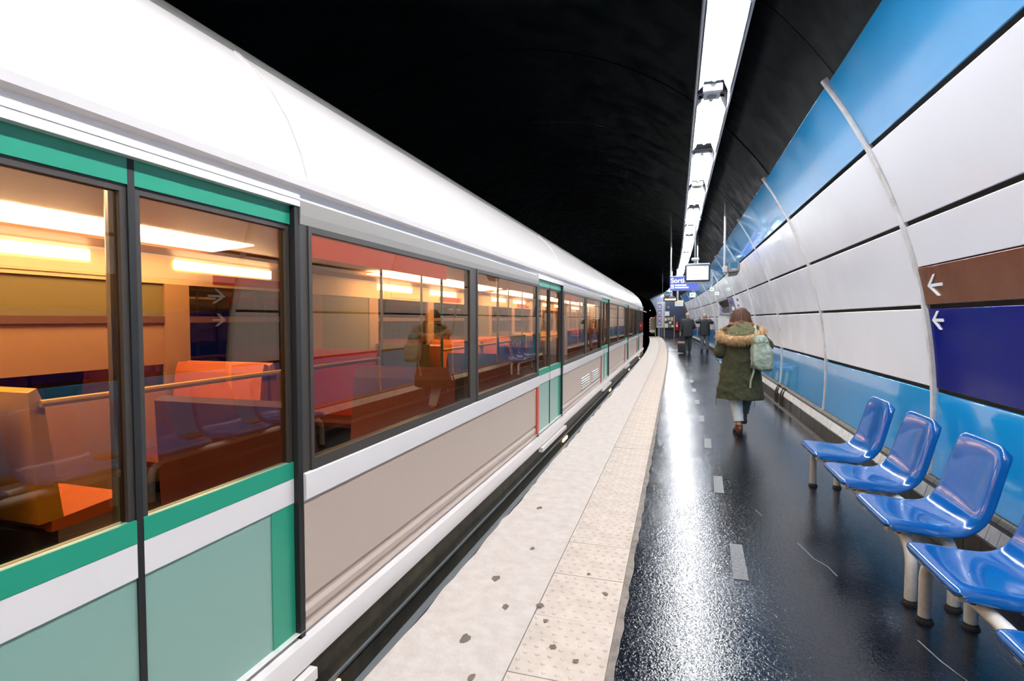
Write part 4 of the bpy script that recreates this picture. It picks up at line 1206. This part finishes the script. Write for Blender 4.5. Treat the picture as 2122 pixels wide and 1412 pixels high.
def body(fig, root, J, r=1.0, head_c=(0, 0.02, 1.55), face=(0, 1, 0), hands=()):
    mb = MB()
    at, q = head_mesh(mb, head_c, Vector(face).normalized(), r)
    hc = Vector(head_c)
    capsule(mb, [J['neck'], tuple(hc + Vector((0, -0.015, -0.05)))], [0.056 * r, 0.052 * r])
    # torso
    ch, pv = Vector(J['chest']), Vector(J['pelvis'])
    rings = []
    for t, rx, ry in ((0, .155, .105), (.25, .145, .10), (.5, .13, .095), (.75, .155, .105), (.92, .165, .105), (1.08, .13, .085), (1.18, .07, .06)):
        c = pv + (ch - pv) * t
        rings.append(rect_ring(c.x, c.y, c.z, rx * r, ry * r, 20, 2.3))
    mb.loft(rings)
    for sd in 'LR':
        capsule(mb, [J['sh' + sd], J['el' + sd], J['wr' + sd]], [0.052 * r, 0.042 * r, 0.029 * r])
        capsule(mb, [J['hip' + sd], J['kn' + sd], J['an' + sd]], [0.088 * r, 0.056 * r, 0.038 * r])
        a = Vector(J['an' + sd]); t = Vector(J['toe' + sd])
        capsule(mb, [tuple(a + Vector((0, -0.03, -0.035))), tuple(a + (t - a) * .5), J['toe' + sd]], [0.036 * r, 0.038 * r, 0.030 * r])
        capsule(mb, [J['chest'], J['sh' + sd]], [0.07 * r, 0.055 * r])
    for (sd, dv, nv) in hands:
        hand_mesh(mb, J['wr' + sd], dv, -1 if sd == 'L' else 1, nv)
    fig.mp(mb)
    o = mb.build('body', 'skin', root, smooth=True, angle=180)
    m = o.modifiers.new('remesh', 'REMESH'); m.mode = 'VOXEL'; m.voxel_size = 0.0075; m.use_smooth_shade = True
    m = o.modifiers.new('smooth', 'SMOOTH'); m.factor = 0.5; m.iterations = 3
    for sx in (-1, 1):
        e = MB(); e.ell(tuple(at(sx * 0.030, 0.079, 0.008)), 0.012, 0.010, 0.009, 10, 7); fig.mp(e).build('eye', 'eye_white', root, smooth=True, angle=180)
        e = MB(); e.ell(tuple(at(sx * 0.030, 0.0885, 0.008)), 0.005, 0.003, 0.005, 8, 6); fig.mp(e).build('iris', 'hair_brown', root, smooth=True, angle=180)
    return at

def garment(fig, root, name, m, rings, n=36, fold=0.0, folds=9, seed=1, sub=True, th=0.012, open_ends=True, p=2.2):
    """rings: (cx, cy, cz, rx, ry); soft vertical folds growing along the list"""
    rd = random.Random(seed)
    ph = [rd.uniform(0, 6.28) for _ in range(4)]
    out = []
    K = len(rings)
    for i, (cx, cy, cz, rx, ry) in enumerate(rings):
        ring = []
        base = rect_ring(0, 0, 0, rx, ry, n, p)
        for k, (x, y, _) in enumerate(base):
            a = 2 * pi * k / n
            g = fold * (i / (K - 1)) * (sin(folds * a + ph[0]) + 0.6 * sin((folds + 4) * a + ph[1] + i * .5)) + fold * 0.35 * sin(3 * a + i * 1.1 + ph[2])
            ring.append((cx + x * (1 + g), cy + y * (1 + g), cz + fold * 0.08 * sin(5 * a + ph[3])))
        out.append(ring)
    mb = MB(); mb.loft(out, True, False, False); fig.mp(mb)
    o = mb.build(name, m, root, smooth=True, angle=180)
    s_ = o.modifiers.new('solid', 'SOLIDIFY'); s_.thickness = th; s_.offset = -1
    if sub:
        q = o.modifiers.new('sub', 'SUBSURF'); q.levels = 1; q.render_levels = 1
    return o

def sleeve(fig, root, name, m, pts, rs, seed=3, wr=0.006):
    rd = random.Random(seed)
    P_, R_ = [], []
    pts = [Vector(p) for p in pts]
    for i in range(len(pts) - 1):
        for k in range(7):
            t = k / 7
            P_.append(pts[i].lerp(pts[i + 1], t)); R_.append(rs[i] + (rs[i + 1] - rs[i]) * t + rd.uniform(-wr, wr))
    P_.append(pts[-1]); R_.append(rs[-1])
    # round the elbow
    for _ in range(2):
        P_ = [P_[0]] + [(P_[i - 1] + P_[i] * 2 + P_[i + 1]) / 4 for i in range(1, len(P_) - 1)] + [P_[-1]]
    mb = MB(); mb.tube(P_, R_, 18, False); mb.ell(tuple(P_[0]), R_[0], R_[0], R_[0], 16, 10); fig.mp(mb)
    o = mb.build(name, m, root, smooth=True, angle=180)
    return o

def trouser(fig, root, name, m, hip, kn, an, rs, seed=5):
    return sleeve(fig, root, name, m, [hip, kn, an], rs, seed, 0.004)

def shoe(fig, root, name, an, toe, m='boot', high=0.10):
    a, t = Vector(an), Vector(toe)
    d = (t - a); d.z = 0; d.normalize(); sd = Vector((d.y, -d.x, 0))
    up = Vector((0, 0, 1))
    tl = t - a
    fl = max(0.12, (Vector((tl.x, tl.y, 0))).length)
    base = a.z - 0.085
    slope = (t.z - 0.03 - base) / fl
    def ringat(u, w, h0, h1):
        c = a + d * u; z0 = base + max(0, u) * slope
        pts = []
        for k in range(12):
            q = 2 * pi * k / 12
            pts.append((c.x + sd.x * w * cos(q), c.y + sd.y * w * cos(q), z0 + (h0 + h1) / 2 + (h1 - h0) / 2 * sin(q)))
        return pts
    mb = MB()
    mb.loft([ringat(-0.075, 0.022, 0.012, 0.09), ringat(-0.06, 0.036, 0.01, 0.12), ringat(-0.01, 0.043, 0.01, 0.125), ringat(0.05, 0.043, 0.01, 0.10), ringat(fl * .75, 0.046, 0.01, 0.066), ringat(fl + .02, 0.038, 0.012, 0.05), ringat(fl + .045, 0.016, 0.016, 0.035)])
    mb.tube([(a.x, a.y - .01, a.z + 0.0), (a.x, a.y - .012, a.z + high)], [0.047, 0.044], 14)
    fig.mp(mb); o = mb.build(name, m, root, smooth=True, angle=80)
    mb = MB()
    mb.loft([[(a.x + d.x * u + sd.x * w * e, a.y + d.y * u + sd.y * w * e, base + max(0, u) * slope + z) for e, z in ((-1, 0), (1, 0), (1, .016), (-1, .016))] for u, w in ((-0.078, 0.028), (-0.04, 0.042), (0.05, 0.044), (fl * .8, 0.048), (fl + .045, 0.022))])
    fig.mp(mb); mb.build('sole', 'sole', o)
    return o

def strands(fig, root, name, m, specs, r0, r1, n=4):
    mb = MB()
    for pts in specs:
        k = len(pts)
        mb.tube(pts, [r0 + (r1 - r0) * i / (k - 1) for i in range(k)], n)
    fig.mp(mb)
    return mb.build(name, m, root, smooth=True, angle=180, kind='stuff')

def wrinkle(o, size, amount, seed=0):
    tx = bpy.data.textures.new('folds', 'CLOUDS'); tx.noise_scale = size; tx.noise_depth = 2
    q = o.modifiers.new('sub2', 'SUBSURF'); q.levels = 1; q.render_levels = 2
    d = o.modifiers.new('folds', 'DISPLACE'); d.texture = tx; d.strength = amount; d.mid_level = 0.5
# --- the woman in the parka
YAWW = radians(-2)
fg = Fig((0.815, 7.60, 0.0), YAWW)
wom = thing('person', fg((0, 0, 0)), 'person in an olive parka with fur hood walking away, pale jeans', 'person')
J = dict(neck=(0, -0.01, 1.385), chest=(0, 0, 1.25), pelvis=(0, 0, 0.87), shL=(-0.165, -0.005, 1.335), elL=(-0.262, -0.03, 1.06), wrL=(-0.19, 0.17, 1.03),
         shR=(0.165, -0.005, 1.335), elR=(0.335, -0.02, 1.14), wrR=(0.20, 0.15, 1.22), hipL=(-0.075, 0, 0.84), knL=(-0.05, 0.03, 0.47), anL=(-0.005, -0.06, 0.088),
         hipR=(0.085, 0.01, 0.84), knR=(0.105, 0.20, 0.50), anR=(0.075, 0.30, 0.17), toeL=(-0.03, 0.08, 0.03), toeR=(0.09, 0.43, 0.12))
at = body(fg, wom, J, 0.94, (0, 0.03, 1.545), (0, 0.97, -0.12), hands=(('L', (0.5, 0.8, 0.1), (0.7, -0.5, 0)), ('R', (-0.75, 0.4, 0.3), (0, -0.5, -0.6))))
coat_o = garment(fg, wom, 'parka', 'parka', [(0, -.02, 1.43, .085, .085), (0, -.015, 1.40, .13, .10), (0, -.01, 1.365, .18, .12), (0, -.005, 1.31, .205, .135), (0, 0, 1.22, .212, .145), (0, 0, 1.10, .212, .150),
        (0, 0, 0.98, .222, .155), (.002, 0, 0.86, .240, .165), (.004, 0, 0.74, .258, .175), (.004, 0, 0.62, .275, .185), (.004, 0, 0.52, .288, .192), (.004, 0, 0.455, .294, .196)], fold=0.026, folds=7, seed=11)
wrinkle(coat_o, 0.11, 0.035)
sleeve(fg, wom, 'sleeve', 'parka', [(-0.155, 0, 1.335), (-0.255, -0.03, 1.05), (-0.195, 0.15, 1.03)], [0.085, 0.078, 0.062], 21)
sleeve(fg, wom, 'sleeve', 'parka', [(0.155, 0, 1.335), (0.34, -0.02, 1.135), (0.215, 0.14, 1.215)], [0.088, 0.080, 0.062], 22)
# hood lying on the back, with its fur rim
hd = MB()
rings = []
for k in range(9):
    t = k / 8
    rings.append(rect_ring(0.008, -0.085 + 0.012 * t, 1.26 + 0.215 * t, 0.215 * (1 - t * t * 0.72), 0.135 * (1 - t * t * .50), 24, 2.1))
hd.loft(rings); fg.mp(hd)
hood_o = hd.build('hood', 'parka_lining', wom, smooth=True, angle=180)
wrinkle(hood_o, 0.07, 0.03)
rim = []
for k in range(40):
    a = 2 * pi * k / 40
    x = 0.235 * sin(a); yb = -cos(a)
    y = -0.045 + (-0.165 * cos(a) if yb < 0 else -0.12 * cos(a))
    z = 1.318 - 0.075 * max(0, cos(a)) ** 1.0 + 0.0 * yb + 0.055 * max(0, -cos(a)) + 0.02 * sin(a)
    rim.append(Vector((x, y, z)))
rim.append(rim[0])
rm = MB(); rm.tube(rim, 0.046, 10, False); fg.mp(rm); rm.build('fur_rim', 'fur', wom, smooth=True, angle=180)
rd = random.Random(5)
fs = []
for k in range(3600):
    i = rd.uniform(0, 40); i0 = int(i) % 40; p = rim[i0].lerp(rim[i0 + 1], i - int(i))
    v = Vector((rd.gauss(0, 1), rd.gauss(0, 1), rd.gauss(0, 1) - .25)).normalized()
    b = p + v * 0.035
    tip = b + (v + Vector((rd.uniform(-.4, .4), rd.uniform(-.4, .4), -0.55))).normalized() * rd.uniform(0.035, 0.08)
    fs.append([b, b.lerp(tip, .6) + Vector((0, 0, 0.004)), tip])
strands(fg, wom, 'fur_hairs', 'fur', fs, 0.0040, 0.0006, 3)
# hair: cap and long locks with reddish tips
hc = Vector((0, 0.03, 1.545))
cap = MB()
rings = []
for z, rx, ry, cy in ((1.655, .018, .02, .0), (1.648, .05, .055, .0), (1.625, .078, .088, -.002), (1.59, .092, .103, -.006), (1.55, .097, .104, -.012), (1.50, .103, .096, -.025), (1.45, .118, .088, -.040), (1.40, .132, .078, -.052), (1.355, .132, .066, -.06)):
    rings.append(rect_ring(0, .022 + cy, z, rx, ry, 26, 2.1))
# keep the face free: pull the front of the lower rings back
for i, rg_ in enumerate(rings):
    z = rg_[0][2]
    if z < 1.60:
        rings[i] = [(x, min(y, 0.03 + 0.02 * (z - 1.35) / .25), zz) for x, y, zz in rg_]
cap.loft(rings); fg.mp(cap)
hair = cap.build('hair', 'hair_brown', wom, smooth=True, angle=180)
lk, lk2 = [], []
for k in range(170):
    a = pi + rd.uniform(-0.15, pi + .15)
    u = Vector((cos(a), sin(a) * 1.0, 0))
    p0 = Vector((u.x * .03, .022 + u.y * .03, 1.648)); w_ = rd.uniform(.98, 1.06); p1 = Vector((u.x * .097 * w_, .018 + u.y * .108 * w_, 1.58)); p2 = Vector((u.x * .116 * w_, -.004 + u.y * .104 * w_, 1.485))
    e = rd.uniform(-.02, .02)
    side = min(1.0, abs(u.x) * 1.5)
    p3 = Vector((u.x * .150 + e, -.035 + u.y * .095, 1.47 - .075 * side)); p4 = Vector((u.x * .182 + e * 1.6, -.075 + u.y * .085, 1.455 - .13 * side + rd.uniform(-.025, .03)))
    lk.append([p0, p1, p2, p3]); lk2.append([p2.lerp(p3, .3) + u * .003, p3 + u * .003, p4])
strands(fg, hair, 'locks', 'hair_brown', lk, 0.008, 0.010, 5)
strands(fg, hair, 'lock_tips', 'hair_red', lk2, 0.009, 0.002, 5)['label'] = 'reddish lower hair'
trouser(fg, wom, 'trouser_leg', 'jeans_pale', (-0.075, 0, .80), (-0.048, 0.03, .47), (-0.008, -0.055, .165), [0.098, 0.078, 0.064])
trouser(fg, wom, 'trouser_leg', 'jeans_shaded', (0.085, 0.02, .80), (0.105, 0.20, .50), (0.08, 0.285, .235), [0.098, 0.076, 0.062])['label'] = 'trouser leg coloured darker as if shaded'
shoe(fg, wom, 'boot', J['anL'], J['toeL'], 'boot', 0.04)
shoe(fg, wom, 'boot', J['anR'], J['toeR'], 'boot', 0.04)
MB_ = MB(); MB_.tube([(-.285, -.03, .49), (-.292, -.03, .42), (-.287, -.03, .36)], 0.004, 5); fg.mp(MB_).build('drawcord', 'parka', wom)
MB_ = MB(); MB_.tube([(.165, -.17, .47), (.17, -.175, .42), (.162, -.175, .38)], 0.004, 5); fg.mp(MB_).build('drawcord', 'parka', wom)
MB_ = MB()
MB_.tube([(-.21, -.065, 0.965), (0, -.166, .955), (.12, -.145, .96)], 0.004, 5); fg.mp(MB_).build('waist_seam', 'parka', wom)

# --- backpack over the right shoulder
bp_c = fg((0.225, -0.235, 0.86))
bpk = thing('backpack', bp_c, 'sage green soft backpack hanging on the parka wearer\'s right shoulder', 'backpack')
rings = []
for t, w, h in ((0, .075, .05), (.05, .112, .085), (.2, .135, .104), (.45, .132, .102), (.7, .112, .085), (.86, .088, .066), (.93, .060, .042), (1, .072, .050)):
    z = 0.855 + 0.44 * t
    cx = 0.262 - 0.055 * t
    ring = rect_ring(cx, -0.215 + 0.03 * t, z, w, h, 26, 2.6)
    ring = [(x + .008 * sin(9 * k / 26 * 2 * pi + t * 7), y + .008 * sin(7 * k / 26 * 2 * pi + t * 5), zz + .006 * sin(k * 1.7)) for k, (x, y, zz) in enumerate(ring)]
    rings.append(ring)
q = MB(); q.loft(rings); fg.mp(q)
bo = q.build('bag_body', 'bag_sage', bpk, smooth=True, angle=180); wrinkle(bo, 0.075, 0.05)
q = MB(); q.loft([rect_ring(.212, -.215, 1.19, .106, .075, 22, 2.4), rect_ring(.212, -.21, 1.235, .098, .070, 22, 2.4), rect_ring(.208, -.195, 1.285, .075, .055, 22, 2.4), rect_ring(.205, -.19, 1.305, .035, .03, 22, 2.4)]); wrinkle(fg.mp(q).build('flap', 'bag_sage', bpk, smooth=True, angle=180), 0.06, 0.035)
q = MB(); q.loft([[(x, y, z) for x, y, z in ((.15, -.30, .90), (.33, -.30, .90), (.345, -.318, .96), (.335, -.31, 1.05), (.165, -.30, 1.05), (.145, -.315, .96))], [(x, y, z) for x, y, z in ((.15, -.27, .90), (.33, -.27, .90), (.345, -.27, .96), (.335, -.27, 1.05), (.165, -.27, 1.05), (.145, -.27, .96))]]); fg.mp(q).build('front_pocket', 'bag_sage', bpk, smooth=True, angle=50, bevel=0.012)
def strap(pts, w, name):
    m_ = MB()
    m_.loft([[(x - w, y, z), (x + w, y, z), (x + w, y + .008, z), (x - w, y + .008, z)] for x, y, z in pts]); fg.mp(m_)
    return m_.build(name, 'bag_strap', bpk, smooth=True, angle=50)
strap([(.17, -.19, 1.30), (.16, -.15, 1.36), (.155, -.06, 1.425), (.16, .05, 1.40), (.175, .14, 1.30), (.19, .17, 1.15)], .02, 'shoulder_strap')
strap([(.125, -.222, 1.28), (.122, -.225, 1.15), (.118, -.228, 1.0), (.125, -.222, .90), (.15, -.215, .86), (.135, -.225, .80), (.112, -.222, .72), (.108, -.225, .63)], .011, 'hanging_strap')
MB_ = MB(); MB_.box(.10, .15, -.235, -.225, .885, .925); fg.mp(MB_).build('buckle', 'steel', bpk)
MB_ = MB(); MB_.tube([(.20, -.27, 1.275), (.17, -.30, 1.20), (.18, -.305, 1.12)], .004, 5); MB_.tube([(.24, -.27, 1.275), (.27, -.30, 1.19), (.26, -.305, 1.13)], .004, 5); fg.mp(MB_).build('drawstring', 'bag_strap', bpk)

# --- far pair
def far_person(pos, yaw, J, label, hair_m, coat_rings, trou_m, hands, sleeves, head_c, r=1.0, face=(0, 1, 0), bald=False):
    f = Fig(pos, yaw)
    root = thing('person', f((0, 0, 0)), label, 'person')
    body(f, root, J, r, head_c, face, hands)
    garment(f, root, 'coat', 'coat_black', coat_rings, fold=0.016, folds=6, seed=31, n=28)
    for pts, rs in sleeves: sleeve(f, root, 'sleeve', 'coat_black', pts, rs, 33)
    for sd in 'LR':
        h, k, a = Vector(J['hip' + sd]), Vector(J['kn' + sd]), Vector(J['an' + sd])
        trouser(f, root, 'trouser_leg', trou_m, h, k, a + Vector((0, 0, .03)), [0.108, 0.088, 0.078])
        shoe(f, root, 'shoe', J['an' + sd], J['toe' + sd], 'sole', 0.02)
    hm = MB()
    h = Vector(head_c)
    rings = []
    for dz, rx, ry in ((.122, .02, .02), (.112, .05, .06), (.085, .074, .092), (.045, .083, .103), (0.0, .083, .100), (-.045, .076, .086), (-.085, .06, .06)):
        ring = rect_ring(h.x, h.y - .012, h.z + dz, rx * r, ry * r, 20, 2.1)
        if dz < .07: ring = [(x, min(y, h.y + .035 * (dz + .09) / .16), z) for x, y, z in ring]
        rings.append(ring)
    hm.loft(rings); f.mp(hm); hm.build('hair', hair_m, root, smooth=True, angle=180)
    return f, root
J1 = dict(neck=(0, 0, 1.50), chest=(0, 0, 1.34), pelvis=(0, 0, .95), shL=(-.19, 0, 1.44), elL=(-.27, -.05, 1.16), wrL=(-.30, -.10, .90), shR=(.19, 0, 1.44), elR=(.28, .02, 1.17), wrR=(.22, .20, 1.12),
          hipL=(-.09, 0, .92), knL=(-.10, .06, .51), anL=(-.10, -.10, .088), hipR=(.09, 0, .92), knR=(.10, .06, .51), anR=(.10, .10, .088), toeL=(-.11, .04, .03), toeR=(.11, .24, .03))
cr1 = [(0, 0, 1.545, .085, .085), (0, 0, 1.50, .14, .11), (0, 0, 1.46, .205, .135), (0, 0, 1.38, .235, .155), (0, 0, 1.22, .238, .165), (0, 0, 1.05, .238, .168), (0, 0, .92, .245, .172), (0, 0, .80, .25, .175), (0, 0, .74, .25, .175)]
f1, man1 = far_person((0.50, 24.9, 0), radians(2), J1, 'person in a long black coat pulling a dark suitcase', 'hair_fair', cr1, 'trousers_dark',
    (('L', (-.05, -.1, -1), (1, 0, 0)), ('R', (-.3, .9, .1), (-.8, -.3, 0))),
    [([(-.185, 0, 1.43), (-.275, -.05, 1.15), (-.30, -.10, .94)], [.088, .078, .066]), ([(.185, 0, 1.43), (.285, .02, 1.16), (.23, .17, 1.12)], [.088, .078, .066])], (0, .02, 1.665), 1.0)
J2 = dict(neck=(0, 0, 1.47), chest=(0, 0, 1.31), pelvis=(0, 0, .93), shL=(-.185, 0, 1.41), elL=(-.36, .05, 1.37), wrL=(-.17, .16, 1.52), shR=(.185, 0, 1.41), elR=(.34, .08, 1.33), wrR=(.15, .18, 1.50),
          hipL=(-.09, 0, .90), knL=(-.11, .03, .50), anL=(-.115, -.02, .088), hipR=(.09, 0, .90), knR=(.11, .03, .50), anR=(.115, -.02, .088), toeL=(-.13, .13, .03), toeR=(.13, .13, .03))
cr2 = [(0, 0, 1.515, .085, .085), (0, 0, 1.47, .14, .11), (0, 0, 1.43, .20, .13), (0, 0, 1.36, .225, .15), (0, 0, 1.20, .225, .158), (0, 0, 1.05, .23, .16), (0, 0, .92, .238, .165), (0, 0, .82, .242, .168), (0, 0, .78, .242, .168)]
f2, man2 = far_person((1.285, 26.2, 0), radians(-3), J2, 'person in a short black jacket and grey trousers, both elbows raised', 'hair_grey', cr2, 'trousers_grey',
    (('L', (.6, .3, .6), (.2, -.8, 0)), ('R', (-.6, .3, .6), (-.2, -.8, 0))),
    [([(-.18, 0, 1.40), (-.365, .05, 1.365), (-.20, .145, 1.50)], [.088, .078, .064]), ([(.18, 0, 1.40), (.345, .08, 1.325), (.175, .165, 1.475)], [.088, .078, .064])], (0, .02, 1.635), 0.98)
# phone held up by the second
ph = thing('phone', f2((0, .26, 1.585)), 'small dark phone held up in front of the face', 'phone')
MB_ = MB(); MB_.box(-.075, .075, .255, .264, 1.555, 1.63); f2.mp(MB_).build('case', 'black', ph, bevel=.004)
MB_ = MB(); MB_.box(-.069, .069, .2515, .255, 1.56, 1.625); f2.mp(MB_).build('glass', 'bezel', ph)
# rolling suitcase
cs = thing('suitcase', f1((-.26, -.30, 0)), 'dark rolling suitcase with a tan top behind the long-coated person', 'suitcase')
def cbox(x0, x1, y0, y1, z0, z1):
    m_ = MB(); m_.box(x0, x1, y0, y1, z0, z1); return f1.mp(m_)
q = MB(); q.loft([[(x, y, z) for x, y in ((-.40, -.38), (-.10, -.38), (-.10, -.18), (-.40, -.18))] for z in (.05, .46)]); q.v = [(x - .03 * (z - .05) , y, z) for x, y, z in q.v]
f1.mp(q).build('shell', 'case_black', cs, bevel=.03, segs=3)
cbox(-.405, -.115, -.375, -.185, .44, .53).build('top_pocket', 'case_tan', cs, bevel=.02)
cbox(-.38, -.14, -.392, -.378, .12, .36).build('front_pocket', 'case_black', cs, bevel=.01)
for x in (-.33, -.20):
    q = MB(); q.tube([(x, -.20, .50), (x, -.155, .72), (x, -.12, .86)], .009, 8); f1.mp(q).build('handle_rod', 'dark_grey', cs)
q = MB(); q.tube([(-.35, -.115, .872), (-.18, -.115, .872)], .015, 10); f1.mp(q).build('grip', 'black', cs)
for x in (-.36, -.14):
    for y in (-.36, -.2):
        q = MB(); q.tube([(x - .012, y, .03), (x + .012, y, .03)], .03, 14); f1.mp(q).build('wheel', 'rubber', cs)
